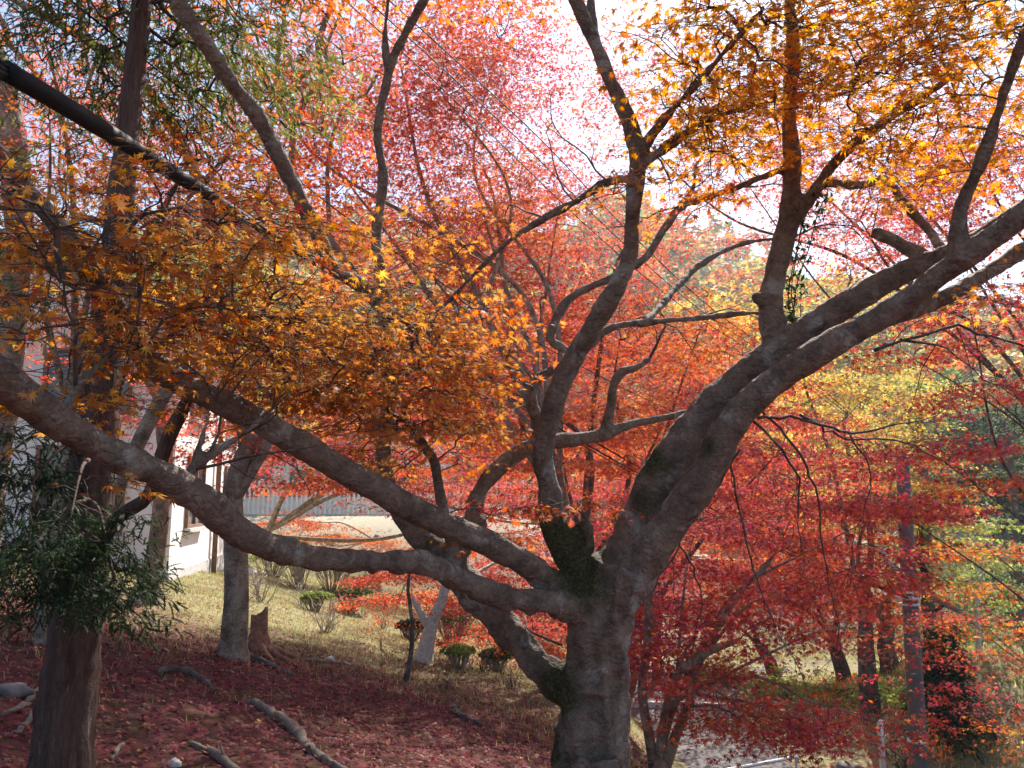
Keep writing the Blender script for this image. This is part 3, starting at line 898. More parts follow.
make_tree("maple_tree", "maple with whitish lichen foot standing before the white house", b, .16,
          [(90, 330, d, 110, 60, 1.6, .35, 'orred'), (180, 420, d, 70, 40, 1.2, .5, 'red'), (60, 120, d + 1, 110, 80, 1.8, .45, 'pink'), (180, 170, d, 90, 80, 1.5, .5, 'orred')], M_BARK2,
          trunk_curve=[np.append(b + [0, 0, -.2], .26)] + pc((145, 600, d, 30), (150, 580, d, 22), (158, 540, d, 18), (162, 500, d, 17), (166, 460, d, 16), (160, 400, d, 13)), limb_r=.5)
b, d = gp(424, 662)
make_tree("maple_tree", "short maple with bright white trunk lit by the sun, low on the grassy slope", b, .13,
          [(430, 570, d + 1, 80, 22, 1.2, 1.3, 'red'), (480, 600, d + 1, 60, 26, 1.2, 1.2, 'crimson'), (530, 630, d + 2, 50, 24, 1.2, 1.3, 'red'), (480, 632, d + 3, 50, 14, 1.2, 1.1, 'orred'), (400, 595, d + 2, 60, 22, 1, 1.0, 'orred'), (520, 560, d + 2, 70, 30, 1.4, 1.0, 'red')], M_BIRCH,
          trunk_curve=[np.append(b + [0, 0, -.2], .2)] + pc((424, 660, d, 20), (428, 640, d, 14), (434, 618, d, 13), (442, 600, d, 10), (446, 580, d, 8)),
          extra=[pc((430, 630, d, 9), (420, 612, d, 7), (412, 598, d, 5))], limb_r=.5)
b, d = gp(405, 684)
sap = make_tree("sapling", "thin dark bare stemmed sapling on the slope left of the white trunk", b, .03,
                [(415, 560, d, 40, 16, .4, .5, 'orred')], M_BARK3,
                trunk_curve=[np.append(b + [0, 0, -.1], .04)] + pc((405, 683, d, 6), (411, 655, d, 5), (412, 620, d, 4), (408, 590, d, 3.5), (410, 570, d, 3)), per=8)
b, d = gp(658, 790)
d = min(d, 9.0)
b = on((655 - 512) / FPX * d, d * CP)
make_tree("maple_tree", "crimson maple with several slanting stems just right of the big trunk", b, .08,
          [(700, 610, d + .3, 90, 55, 1.1, 1.3, 'crimson'), (700, 520, d + .6, 90, 50, 1.2, 1.1, 'crimson'), (790, 585, d, 80, 40, 1.0, 1.1, 'red'), (650, 640, d + .4, 40, 60, .8, 1.0, 'crimson'),
           (790, 716, d - .6, 105, 18, .8, 1.4, 'crimson'), (690, 672, d - .3, 45, 30, .7, 1.0, 'red'), (800, 500, d + .6, 90, 50, 1.2, .9, 'red'), (850, 570, d + .3, 60, 50, 1.0, 1.0, 'red'), (890, 510, d + .5, 45, 55, .8, .9, 'crimson'), (890, 640, d + .2, 34, 40, .7, .5, 'red'), (860, 715, d - .8, 55, 14, .6, 1.1, 'red'), (730, 712, d - .6, 70, 16, .5, 1.2, 'orred'), (790, 735, d - .7, 60, 12, .5, 1.0, 'crimson')], M_BARK2,
          trunk_curve=[np.append(b + [0, 0, -.3], .15), np.append(b + [0, 0, .1], .11)] + pc((660, 760, d, 12), (668, 720, d, 10), (680, 690, d, 9)),
          extra=[pc((655, 770, d, 12), (648, 730, d, 10), (642, 690, d, 9), (648, 640, d, 9), (650, 580, d, 7), (665, 520, d, 5)),
                 pc((658, 770, d, 11), (664, 720, d - .1, 9), (676, 680, d - .2, 10), (700, 655, d - .2, 9), (740, 640, d - .2, 5)),
                 pc((662, 775, d, 13), (676, 735, d - .1, 10), (690, 700, d - .2, 8), (700, 660, d, 8), (735, 600, d, 6), (770, 560, d, 4))],
          rk=.0014, limb_r=.35, lsize=.06)

# ------------------------------------------------------------------ background maples
FARM = "background trees beyond the big maple"


def bg(label, bx, d, blobs, r0=.16, bark=None, name="maple_tree", **kw):
    x = (bx - 512) / FPX * d
    return make_tree(name, label, on(x, d * CP), r0, blobs, bark or M_BARK3, group=FARM if name != 'bush' else 'bushes on the bank of the lot', **kw)


bg("tall pink maple with sunlit zigzag branches rising behind the middle of the big maple", 596, 12.5,
   [(400, 60, 12.5, 130, 90, 2.0, .8, 'pink'), (440, 90, 11.5, 70, 60, 1.2, .7, 'orred'), (330, 160, 12, 110, 80, 1.6, .9, 'orred'), (470, 150, 13, 100, 100, 2.0, .7, 'pink'), (480, 200, 12, 80, 50, 1.3, .7, 'orange2'), (500, 40, 13.5, 70, 70, 1.5, .8, 'red'), (250, 60, 12, 80, 70, 1.5, .4, 'pink'), (560, 200, 14, 70, 60, 1.6, .6, 'pink'), (420, 250, 13, 110, 60, 1.5, 1.0, 'orred')],
   r0=.17, bark=M_BARK2, lsize=.075, rk=.0018, L=.5, fork=.42,
   extra=[pc((470, 400, 12.5, 9), (400, 330, 12, 8), (330, 240, 11.5, 8), (295, 180, 11, 7), (292, 125, 11, 6), (280, 100, 11, 5), (277, 60, 11, 5), (283, 30, 11, 4), (285, -5, 11, 4)),
          pc((292, 122, 11, 5), (310, 95, 11, 5), (322, 78, 11, 5), (318, 45, 11, 6), (328, 15, 11, 5), (332, -5, 11, 5)),
          pc((322, 78, 11, 4), (330, 74, 11, 4), (325, 50, 11, 4), (338, 20, 11, 3), (345, -5, 11, 3)),
          pc((275, 100, 11, 4), (300, 88, 11, 4), (320, 80, 11, 4)),
          pc((330, 240, 11.5, 5), (328, 160, 11.3, 4), (345, 105, 11, 3), (365, 95, 11, 3), (385, 60, 11, 3))])
bg("deep red maple filling the middle behind the mossy limb", 585, 15,
   [(540, 300, 14.5, 110, 60, 2.0, 1.3, 'red'), (620, 340, 14, 90, 60, 2, .9, 'orred'), (470, 380, 14, 90, 70, 1.8, 1.2, 'red'), (560, 440, 14, 100, 50, 1.8, 1.1, 'orred'), (640, 240, 15, 80, 40, 1.6, .6, 'pink'), (500, 220, 15, 90, 50, 1.6, .9, 'pink')],
   r0=.2, lsize=.08, rk=.002, L=.5)
bg("orange red maple spreading under the double limb", 610, 12.5,
   [(660, 430, 11.5, 90, 60, 1.6, 1.1, 'orred'), (740, 380, 11, 80, 50, 1.5, 1.0, 'orred'), (700, 490, 11.5, 100, 50, 1.6, 1.1, 'red'), (780, 450, 11, 90, 50, 1.6, 1.0, 'crimson'), (700, 330, 12, 70, 40, 1.5, .9, 'orange2')],
   r0=.16, lsize=.075, rk=.0016, L=.5)
bg("yellow leaved maple seen under the right limb", 850, 18,
   [(850, 400, 18, 90, 60, 2.2, 1.2, 'yellow'), (800, 300, 18, 80, 50, 2, .8, 'yellow'), (880, 480, 18, 80, 50, 2, 1.0, 'yellow'), (920, 540, 18, 50, 60, 2, .9, 'lime')],
   r0=.2, lsize=.11, rk=.0025, L=.7)
bg("scarlet maple hanging in from the right edge of the view", 1290, 7.5,
   [(970, 310, 7, 70, 35, .9, 1.2, 'red'), (985, 390, 7, 60, 40, .9, 1.0, 'red'), (930, 450, 7.2, 90, 25, .8, 1.0, 'crimson'), (880, 500, 7.2, 80, 28, .8, 1.1, 'crimson'), (980, 480, 7, 50, 22, .8, .9, 'orred'), (900, 350, 7.6, 60, 30, .8, .6, 'orred')],
   r0=.07, lsize=.06, rk=.0012, L=.4)
bg("layered orange and green maple at the right edge above the mound", 1240, 10.5,
   [(985, 545, 10, 60, 9, 1, 1.6, 'orange2'), (995, 585, 10, 60, 8, 1, 1.5, 'orange2'), (980, 622, 10, 50, 8, 1, 1.5, 'orange2'), (1000, 655, 10, 55, 8, 1, 1.5, 'orred'), (985, 695, 10, 55, 9, 1, 1.5, 'crimson'), (1000, 735, 10, 50, 8, 1, 1.3, 'orange2'), (960, 612, 10.4, 26, 8, .8, 1.4, 'crimson')],
   r0=.08, bark=M_BARK2, lsize=.065, rk=.0014, L=.5)
bg("airy pink maple against the bright sky at upper right", 1200, 12.5,
   [(860, 220, 12, 120, 60, 2, .9, 'pink'), (730, 160, 12.5, 80, 60, 2, .6, 'pink'), (940, 190, 12, 90, 70, 2, 1.1, 'pink'), (820, 110, 12, 100, 70, 2, .8, 'pink'), (990, 140, 12, 60, 80, 2, .8, 'red'), (650, 70, 13, 60, 70, 1.5, .35, 'pink'), (600, 90, 13, 40, 80, 1.5, .4, 'pink')],
   r0=.13, lsize=.08, rk=.0016, L=.55, fork=.5)
bg("orange maple high at upper left behind the black cable tube", 66, 8.5,
   [(190, 160, 6, 100, 42, 1.0, .8, 'orange2'), (290, 130, 7, 70, 60, 1.0, .7, 'orred'), (130, 215, 6, 110, 34, .9, .7, 'orange2'), (330, 60, 8, 60, 50, 1, .4, 'pink'), (260, 220, 7, 80, 40, 1, .7, 'orange2'), (50, 120, 7, 60, 40, 1, .35, 'pink'), (40, 20, 7, 60, 40, 1, .35, 'orred')],
   r0=.12, bark=M_BARK2, lsize=.06, rk=.0026, L=.45, fork=.55)
b, d = gp(345, 560)
bg("low wide orange maple like a hedge at the top of the grass", 380, d + 3,
   [(335, 535, d + 1, 75, 10, 1.4, 1.6, 'orange2'), (290, 520, d + 2, 50, 10, 1.2, 1.2, 'orred'), (390, 545, d + 2, 50, 12, 1.2, 1.2, 'orred'), (400, 590, d, 60, 14, 1, 1.3, 'orred'), (440, 575, d + 1, 50, 16, 1.2, 1.2, 'red')],
   r0=.1, bark=M_BARK2, lsize=.08, rk=.002, L=.5)
bg("red maple behind the two low limbs at the left", 232, 27,
   [(310, 445, 24, 100, 42, 2.5, .8, 'red'), (400, 465, 24, 80, 44, 2.5, 1.0, 'orred'), (480, 480, 24, 80, 36, 2.5, 1.0, 'red'), (540, 500, 24, 90, 40, 2.5, .6, 'pink'), (600, 520, 23, 90, 60, 2.5, .9, 'crimson')],
   r0=.25, bark=M_BARK2, lsize=.12, rk=.003, L=.8)
bg("pink maple low beyond the crotch of the big maple", 590, 20,
   [(600, 560, 20, 90, 50, 2.2, 1.1, 'crimson'), (520, 610, 20, 60, 40, 2, 1.1, 'red'), (650, 480, 20, 80, 50, 2, 1.0, 'red'), (560, 620, 20, 50, 26, 2, 1.0, 'orred')], r0=.2, lsize=.11, rk=.0025, L=.7)
bg("scarlet maple beyond the parking lot with a dark upright trunk", 828, 22,
   [(830, 560, 22, 90, 60, 2.4, 1.1, 'orred'), (770, 520, 22, 90, 60, 2.4, 1.0, 'red'), (760, 590, 22, 80, 40, 2.2, .8, 'red'), (850, 620, 22, 60, 24, 2, .5, 'pink')], r0=.2, lsize=.11, rk=.0025, L=.7)
bg("orange maple beyond the lot left of the concrete pole", 872, 20,
   [(870, 600, 20, 60, 50, 2.0, .7, 'orred'), (900, 500, 20, 70, 50, 2, .8, 'red')], r0=.22, lsize=.1, rk=.0025, L=.7)
bg("leaning dark maple at the far edge of the lot", 762, 24,
   [(720, 560, 24, 70, 50, 2.4, .9, 'orange2'), (690, 600, 24, 60, 50, 2.4, .8, 'crimson')], r0=.2, lsize=.12, rk=.0025, L=.7)

# green and golden trees further back
bg("bright green broadleaf tree behind the concrete pole", 925, 22,
   [(930, 580, 22, 50, 70, 2.4, 1.2, 'lime'), (950, 640, 22, 40, 50, 2.2, 1.0, 'green'), (905, 650, 22, 30, 40, 2, .8, 'lime')], name="broadleaf_tree", r0=.2, lsize=.13, rk=.0025, L=.7, mat=M_FAR)
far_specs = [
    (40, 30, 'green', "evergreen tree behind the white house roof", (70, 330, 90, 110)),
    (140, 33, 'lime', "light green tree right of the white house roof", (170, 330, 80, 90)),
    (250, 40, 'yellow', "golden green tree above the picket fence end", (260, 350, 80, 80)),
    (360, 42, 'orred', "russet tree above the middle of the picket fence", (370, 380, 80, 70)),
    (470, 44, 'pink', "rose tree above the far end of the picket fence", (480, 400, 80, 80)),
    (580, 46, 'red', "tall far red tree behind the mossy limb", (580, 400, 80, 90)),
    (680, 44, 'orred', "tall far russet tree behind the double limb", (680, 410, 80, 90)),
    (770, 40, 'orred', "far orange tree over the lot beyond the slanting stems", (770, 440, 80, 90)),
    (850, 42, 'lime', "far lime tree over the embankment of the lot", (850, 500, 80, 110)),
    (940, 36, 'green', "far dark green tree behind the concrete pole top", (950, 440, 70, 110)),
    (1010, 32, 'dgreen', "far evergreen at the right edge above the white trunk", (1000, 480, 60, 130)),
    (700, 36, 'yellow', "yellow green tree low beyond the parking lot", (720, 590, 70, 60)),
    (800, 32, 'lime', "bushy lime tree on the embankment of the lot", (800, 620, 70, 40)),
    (620, 38, 'crimson', "dusky crimson tree low beyond the parking lot", (630, 600, 70, 60)),
    (1050, 26, 'green', "green tree at the right edge behind the mound", (1000, 600, 60, 80)),
]
for (bx, d, pal, label, (cx, cyy, rx, ry)) in far_specs:
    k = rs.randint(3, 5)
    bl = [(cx + rs.uniform(-.5, .5) * rx, cyy + rs.uniform(-.6, .6) * ry, d + rs.uniform(-1, 1), rx * .75, ry * .6, 2.6, .85, pal) for _ in range(k)]
    bg(label, bx, d, bl, r0=.28, name="evergreen_tree" if pal == 'dgreen' else "broadleaf_tree", lsize=.24, per=16, L=1.3, rk=.008, rmin=.008, mat=M_FAR, step=.5, sides=7, tmpl=T_FAR)


for (px, py, d, rx, ry, lab) in ((715, 668, 25, 40, 16, "bright lime bush lowest on the bank at the far left of the lot"), (775, 682, 24, 34, 14, "bright lime bush on the bank between two dark trunks"),
                             (835, 690, 23, 36, 15, "bright lime bush on the bank left of the concrete pole"), (895, 690, 21, 24, 16, "bright lime bush right behind the concrete pole")):
    d = gp(px, py + 10)[1]
    bg(lab, px, d, [(px, py, d, rx, ry, 1.0, 1.8, 'lime'), (px + 10, py + 2, d - .5, rx * .8, ry * .8, .8, 1.4, 'lime')], name="bush", cat="bush", r0=.05, lsize=.10, rk=.003, L=.35)

# bare grey trunks behind, at the left
def pole_tree(name, label, base, pts, bark, blobs=None, **kw):
    return make_tree(name, label, base, .1, blobs, bark, trunk_curve=pts, **kw)


b = on((0 - 512) / FPX * 8.0 - .1, 8.0)
make_tree("maple_tree", "pale thick maple trunk at the upper left edge behind the cable tube", b, .2,
          [(20, 60, 8.2, 60, 60, 1, .4, 'pink'), (60, 230, 8.4, 60, 30, 1, .3, 'orred')], M_BARK2,
          trunk_curve=[np.append(b + [0, 0, -.2], .22), np.append(b + [0, 0, .6], .17)] + pc((4, 400, 8, 26), (18, 250, 8, 26), (16, 170, 8, 26), (8, 110, 8, 24), (-4, 60, 8, 22), (-20, 0, 8, 16)))
b = on((70 - 512) / FPX * 7.0, 6.9)
make_tree("maple_tree", "grey maple whose long branch crosses the upper left from corner to cable tube", b, .1,
          [(60, 60, 6.2, 60, 40, .8, .35, 'orred'), (110, 110, 6.5, 60, 30, .8, .4, 'orred'), (150, 20, 6.4, 70, 30, .8, .3, 'orange2')], M_BARK2,
          trunk_curve=[np.append(b + [0, 0, -.2], .1), np.append(b + [0, 0, .8], .08)] + pc((100, 520, 7, 15), (150, 420, 7, 14), (205, 320, 7, 13), (214, 235, 6.9, 12), (200, 185, 6.8, 11), (175, 130, 6.7, 11), (150, 92, 6.6, 11), (118, 62, 6.5, 11), (70, 30, 6.4, 9), (15, 0, 6.3, 7), (-40, -30, 6.2, 5)),
          extra=[pc((120, 64, 6.5, 6), (112, 30, 6.5, 6), (104, -5, 6.5, 5)), pc((88, 42, 6.4, 6), (60, 20, 6.4, 5), (38, -5, 6.3, 4)),
                 pc((90, 75, 6.8, 3), (80, 25, 6.8, 4), (78, -5, 6.8, 4)), pc((108, 128, 6.8, 5), (88, 85, 6.8, 4), (98, 55, 6.8, 4), (82, 25, 6.8, 4), (80, 0, 6.8, 3))])
# ------------------------------------------------------------------ conifer and white trunk at right
def small_conifer(px, py, h, label, d=None):
    b, dd = gp(px, py)
    t = thing("conifer", label, "conifer", b)
    bpy.context.view_layer.update()
    mb = MB(); lv = Leaves(T_FROND)
    mb.tube(np.array([b - [0, 0, .1], b + [0, 0, h * .5], b + [0, 0, h]]), [.07, .045, .01], 8)
    for i in range(110):
        f = rs.rand() ** .8
        z = h * (.12 + .88 * f)
        L = (1 - f) * h * .36 + .1
        a = rs.rand() * 6.28
        o = np.array([math.cos(a), math.sin(a), 0])
        s = b + [0, 0, z]
        e = s + o * L + [0, 0, -.25 * L]
        mb.tube(np.array([s, (s + e) / 2 + [0, 0, .05 * L], e]), [.014, .009, .004], 4, caps=False)
        n = 22
        k = rs.rand(n, 1) ** .6
        lv.add(s + (e - s) * k + .05 * rs.randn(n, 3), np.array([0, 0, 1]) + .4 * rs.randn(n, 3), o + .5 * rs.randn(n, 3) + [0, 0, -.3], .14 + .1 * rs.rand(n), pick('dgreen', n, .25))
    mb.build("trunk", M_BARK3, t); lv.build("crown", M_CEDAR, t)


small_conifer(950, 745, 2.1, "small dark conifer on the mound right of the concrete pole")
b = on((978 - 512) / FPX * 17, 17 * CP)
make_tree("birch_tree", "thin white barked tree standing on the mound at right", b, .08,
          [(990, 560, 17, 50, 60, 1.6, .5, 'lime')], M_BIRCH,
          trunk_curve=[np.append(b + [0, 0, -.2], .09)] + pc((978, 735, 17, 7), (980, 690, 17, 6), (978, 640, 17, 5.5), (975, 590, 17, 5)), lsize=.1)

# dark upright trunks behind the pole
for (px, d, w, lab) in ((912, 19, .14, "black upright trunk just behind the concrete pole"), (1000, 24, .12, "slim dark trunk behind the white trunk at right"), (650, 24, .14, "dark trunk beyond the lot behind the slanting stems")):
    b = on((px - 512) / FPX * d, d * CP)
    make_tree("slender_tree", lab, b, w, [(px + 4, 470, d, 40, 40, 1.6, .6, 'green')], M_BARK3,
              trunk_curve=[np.append(b + [0, 0, -.2], w * 1.2), np.append(b + [0, 0, 1.5], w), np.append(b + [.1, 0, 4], w * .8), np.append(b + [.1, 0, 6], w * .6)], lsize=.12, mat=M_FAR)

# ------------------------------------------------------------------ far wood on the hill
def far_wood():
    n = 42000
    y = 46 + 110 * rs.rand(n) ** .9
    x = (rs.rand(n) * 2 - 1) * (25 + y * .95)
    z = H(x, y)
    gx = np.floor(x / 6) ; gy = np.floor(y / 6)
    hsh = np.modf(np.abs(np.sin(gx * 12.98 + gy * 78.2) * 4375.5))[0]
    hh = 2 + 5.5 * hsh
    fx = (x / 6 - gx - .5); fy = (y / 6 - gy - .5)
    dome = np.sqrt(np.clip(1 - 3.2 * (fx ** 2 + fy ** 2), 0, 1))
    z = z + hh * dome * (.75 + .25 * rs.rand(n)) + .2
    lv = Leaves(T_CLUMP)
    cols = np.where((hsh < .5)[:, None], pick('lime', n), np.where((hsh < .75)[:, None], pick('yellow', n), np.where((hsh < .85)[:, None], pick('orange2', n), pick('green', n))))
    cols = cols * .95
    nor = np.column_stack([fx * 2, fy * 2 - .4, .6 + .5 * dome]) + .4 * rs.randn(n, 3)
    lv.add(np.column_stack([x, y, z]), nor, rs.randn(n, 3), .9 + .8 * rs.rand(n), cols)
    o = lv.build("distant_forest", M_FAR)
    tag(o, "far wooded hill of green and gold trees beyond the garden", kind="stuff")


far_wood()

# ------------------------------------------------------------------ litter and grass
def litter():
    n = 90000
    y = 2.0 + 16 * rs.rand(n) ** .75
    x = -9 + 11.5 * rs.rand(n)
    k = rs.rand(n) < (1 - .86 * sst(y - .12 * x + 1.5 * np.sin(x * 1.3) + 1.2 * np.sin(y * .9 + x), 8.5, 12.5))
    x, y = x[k], y[k]
    n = len(x)
    lv = Leaves(T_MID)
    lv.add(np.column_stack([x, y, H(x, y) + .012 + .015 * rs.rand(n)]), np.array([.24, .1, 1]) + .35 * rs.randn(n, 3), rs.randn(n, 3) * [1, 1, .2], .034 + .03 * rs.rand(n), pick('litter', n, .25))
    tag(lv.build("fallen_leaves", M_LITTER), "carpet of dark red fallen maple leaves on the near slope", kind="stuff")
    n = 170000
    y = 5.5 + 22 * rs.rand(n) ** .8
    x = -11 + 13.5 * rs.rand(n)
    w = sst(y - .12 * x + 1.5 * np.sin(x * 1.3) + 1.2 * np.sin(y * .9 + x), 7.0, 12.0)
    k = rs.rand(n) < .12 + .88 * w
    x, y = x[k], y[k]
    n = len(x)
    a = rs.rand(n) * 6.28
    lv = Leaves(T_BLADE * [1.6, 1, 1])
    side = np.column_stack([np.cos(a), np.sin(a), np.full(n, .25)])
    lv.add(np.column_stack([x, y, H(x, y)]), side, np.array([0, 0, 1]) + .45 * rs.randn(n, 3), .05 + .06 * rs.rand(n), pick('drygrass', n, .3) * .8)
    tag(lv.build("grass", M_GRASS), "short dry yellow green grass over the upper slope", kind="stuff")
    n = 16000
    y = 13 + 16 * rs.rand(n); x = 7 + 8 * rs.rand(n)
    k = H(x, y) > LOT + .1
    x, y = x[k], y[k]; n = len(x); a = rs.rand(n) * 6.28
    lv = Leaves(T_BLADE * [2.2, 1, 1])
    lv.add(np.column_stack([x, y, H(x, y)]), np.column_stack([np.cos(a), np.sin(a), np.full(n, .25)]), np.array([0, 0, 1]) + .5 * rs.randn(n, 3), .16 + .12 * rs.rand(n), pick('drygrass', n, .25))
    tag(lv.build("mound_grass", M_GRASS), "dry grass on the mound at the right of the lot", kind="stuff")


litter()

# ------------------------------------------------------------------ shrubs, stump, stones, fallen wood
def bare_shrub(px, py, hpx, label, mat=M_TWIGPALE, grp=None):
    b, d = gp(px, py)
    h = hpx * d / FPX
    mb = MB()
    for i in range(11):
        a = rs.rand() * 6.28
        lean = .15 + .5 * rs.rand()
        o = np.array([math.cos(a) * lean, math.sin(a) * lean, 1])
        p0 = b + rs.randn(3) * [.04, .04, 0] - [0, 0, .05]
        pts = [p0]
        hh = h * (.6 + .4 * rs.rand())
        for k in range(1, 5):
            pts.append(pts[-1] + o * hh / 4 + rs.randn(3) * .05 * h)
        pts = np.array(pts)
        r = h * .016
        mb.tube(pts, np.linspace(r, r * .35, 5), 5)
        for k in (1, 2, 3, 3):
            e = pts[k] + (o * .35 + rs.randn(3) * [.35, .35, .15]) * hh * .6
            mb.tube(np.array([pts[k], (pts[k] + e) / 2 + rs.randn(3) * .02, e]), [r * .5, r * .4, r * .25], 4)
            e2 = (pts[k] + e) / 2 + (o * .3 + rs.randn(3) * .4) * hh * .3
            mb.tube(np.array([(pts[k] + e) / 2, e2]), [r * .3, r * .2], 3)
    ob = mb.build("bare_shrub", mat)
    tag(ob, label, "shrub", "leafless shrubs on the slope")


bare_shrub(262, 602, 46, "tall pale leafless shrub right behind the rotten stump")
bare_shrub(326, 632, 42, "pale leafless shrub alone in the middle of the grass")
bare_shrub(300, 605, 26, "small pale leafless shrub below the flat clipped bush")
bare_shrub(384, 628, 26, "thin leafless shrub left of the sapling stem")
bare_shrub(385, 605, 22, "wiry leafless shrub high on the slope under the low limb")
bare_shrub(445, 690, 22, "small dark twiggy shrub just below the white trunk", M_TWIG)
bare_shrub(482, 672, 30, "greyish twiggy shrub right of the white trunk", M_TWIG)
bare_shrub(512, 690, 26, "dark twiggy shrub low on the slope beside the big trunk", M_TWIG)
bare_shrub(362, 618, 14, "tiny dark twig tuft beside the pale shrub in the grass", M_TWIG)
bare_shrub(905, 775, 40, "tangled twiggy shrub at the foot of the concrete pole", M_TWIG)


def clipped_shrub(px, py, wpx, hpx, label, pal='lime'):
    b, d = gp(px, py)
    w, h = wpx * d / FPX / 2, hpx * d / FPX
    t = thing("clipped_shrub", label, "shrub", b, "clipped bushes on the slope")
    bpy.context.view_layer.update()
    mb = MB(); lv = Leaves(T_FAR)
    for i in range(34):
        a = rs.rand() * 6.28; q = math.sqrt(rs.rand())
        e = b + [math.cos(a) * w * q, math.sin(a) * w * q * .8, h * (.65 + .3 * (1 - q * q))]
        s = b + (e - b) * [.25, .25, 0]
        mb.tube(np.array([s - [0, 0, .05], (s + e) / 2 + rs.randn(3) * .05, e]), [.014, .010, .005], 4)
        for _ in range(2):
            e2 = e + rs.randn(3) * [.12, .12, .04] * w
            mb.tube(np.array([(s + e) / 2, e2]), [.007, .004], 3)
    n = 1500
    a = rs.rand(n) * 6.28; q = np.sqrt(rs.rand(n)) * 1.05
    lump = 1 + .15 * np.sin(a * 3 + px) + .1 * np.sin(a * 7)
    pos = b + np.column_stack([np.cos(a) * w * q * lump, np.sin(a) * w * q * .8 * lump, h * (.62 + .38 * np.sqrt(np.clip(1 - (q / 1.1) ** 2, 0, 1))) - .16 * h * rs.rand(n) ** 2])
    lv.add(pos, np.array([0, 0, 1]) + .7 * rs.randn(n, 3), rs.randn(n, 3), .05 + .04 * rs.rand(n), pick(pal, n, .3) * .8)
    mb.build("stems", M_TWIGPALE, t); lv.build("leaves", M_CEDAR, t)


clipped_shrub(331, 592, 56, 34, "flat topped clipped green bush on brown stems, widest on the slope")
clipped_shrub(300, 590, 46, 34, "clipped green bush left of the widest flat topped bush")
clipped_shrub(272, 578, 46, 26, "clipped green bush right behind the slender pale maple")
clipped_shrub(315, 612, 30, 20, "small rounded clipped bush in front of the flat topped bush")
clipped_shrub(452, 645, 44, 34, "rounded dark green bush right of the white trunk", 'green')
clipped_shrub(458, 668, 30, 22, "low bright green bush in front of the rounded dark bush", 'lime')
clipped_shrub(210, 566, 34, 24, "round garden bush by the corner of the white house", 'green')
clipped_shrub(352, 612, 34, 24, "ragged small green bush above the lone pale leafless shrub", 'green')
clipped_shrub(412, 640, 30, 20, "low dark bush tucked left of the white trunk", 'dgreen')
clipped_shrub(497, 672, 34, 22, "low dull green bush low on the slope near the big trunk", 'green')
clipped_shrub(240, 560, 30, 20, "pale green bush at the foot of the house behind the slender maple", 'lime')
clipped_shrub(375, 580, 40, 26, "low clipped bush near the orange hedge like maple", 'green')


def stump():
    b, d = gp(258, 650)
    h = 34 * d / FPX; r = 9 * d / FPX
    t = thing("tree_stump", "broken reddish rotten stump beside the slender pale maple", "tree stump", b)
    bpy.context.view_layer.update()
    mb = MB()
    sides = 22
    ang = np.linspace(0, 2 * math.pi, sides, endpoint=False)
    V = []
    prof = [(-.1, 1.9), (.03, 1.55), (.2, 1.15), (.5, .98), (.8, .95), (1.0, .9)]
    jag = .10 * rs.rand(sides) + .22 * np.maximum(0, np.sin(ang + 1.8)) - .05
    for i, (f, rf) in enumerate(prof):
        for k, a in enumerate(ang):
            fl = 1 + (.22 * max(0, math.sin(a * 4 + .7)) if i < 3 else .05 * rs.randn())
            z = h * (f + (jag[k] if i == len(prof) - 1 else 0))
            V.append(b + [math.cos(a) * r * rf * fl, math.sin(a) * r * rf * fl, z])
    for k, a in enumerate(ang):
        V.append(b + [math.cos(a) * r * .62, math.sin(a) * r * .62, h * (.82 + jag[k] * .6)])
    V.append(b + [0, 0, h * .55])
    F = []
    nr = len(prof) + 1
    for i in range(nr - 1):
        for k in range(sides):
            j = (k + 1) % sides
            F.append((i * sides + k, i * sides + j, (i + 1) * sides + j, (i + 1) * sides + k))
    for k in range(sides):
        F.append(((nr - 1) * sides + k, (nr - 1) * sides + (k + 1) % sides, nr * sides))
    mb.add(V, F)
    mb.build("trunk", M_STUMP, t)
    rb = MB()
    for a in (0.2, -.5, 3.5, 5.2):
        L = r * 4.5
        pts = []
        for f in np.linspace(.2, 1, 6):
            x = b[0] + math.cos(a + .2 * f) * L * f; y = b[1] + math.sin(a + .2 * f) * L * f
            pts.append([x, y, float(H(x, y)) + .05 * (1 - f) + .01])
        rb.tube(np.array(pts), np.linspace(.06, .015, 6), 7, rough=.1)
    rb.build("roots", M_STUMP, t)


stump()


def ground_branch(rows, label, mat=M_DEAD, name="fallen_branch", cat="branch", side=True):
    pts = []
    for px, py, w in rows:
        p, d = gp(px, py)
        r = w * d / FPX / 2
        pts.append(np.append(p + [0, 0, r * .45], r))
    s = spline(pts, .05)
    mb = MB()
    mb.tube(s[:, :3] + .006 * rs.randn(len(s), 3), s[:, 3], 9, rough=.10)
    if side:
        for f in (.35, .7):
            k = int(len(s) * f)
            p = s[k, :3]
            q = p + rs.randn(3) * [.14, .14, 0] + [0, 0, .07]
            mb.tube(np.array([p, (p + q) / 2, q]), [s[k, 3] * .5, s[k, 3] * .35, s[k, 3] * .2], 6, rough=.1)
    tag(mb.build(name, mat), label, cat)


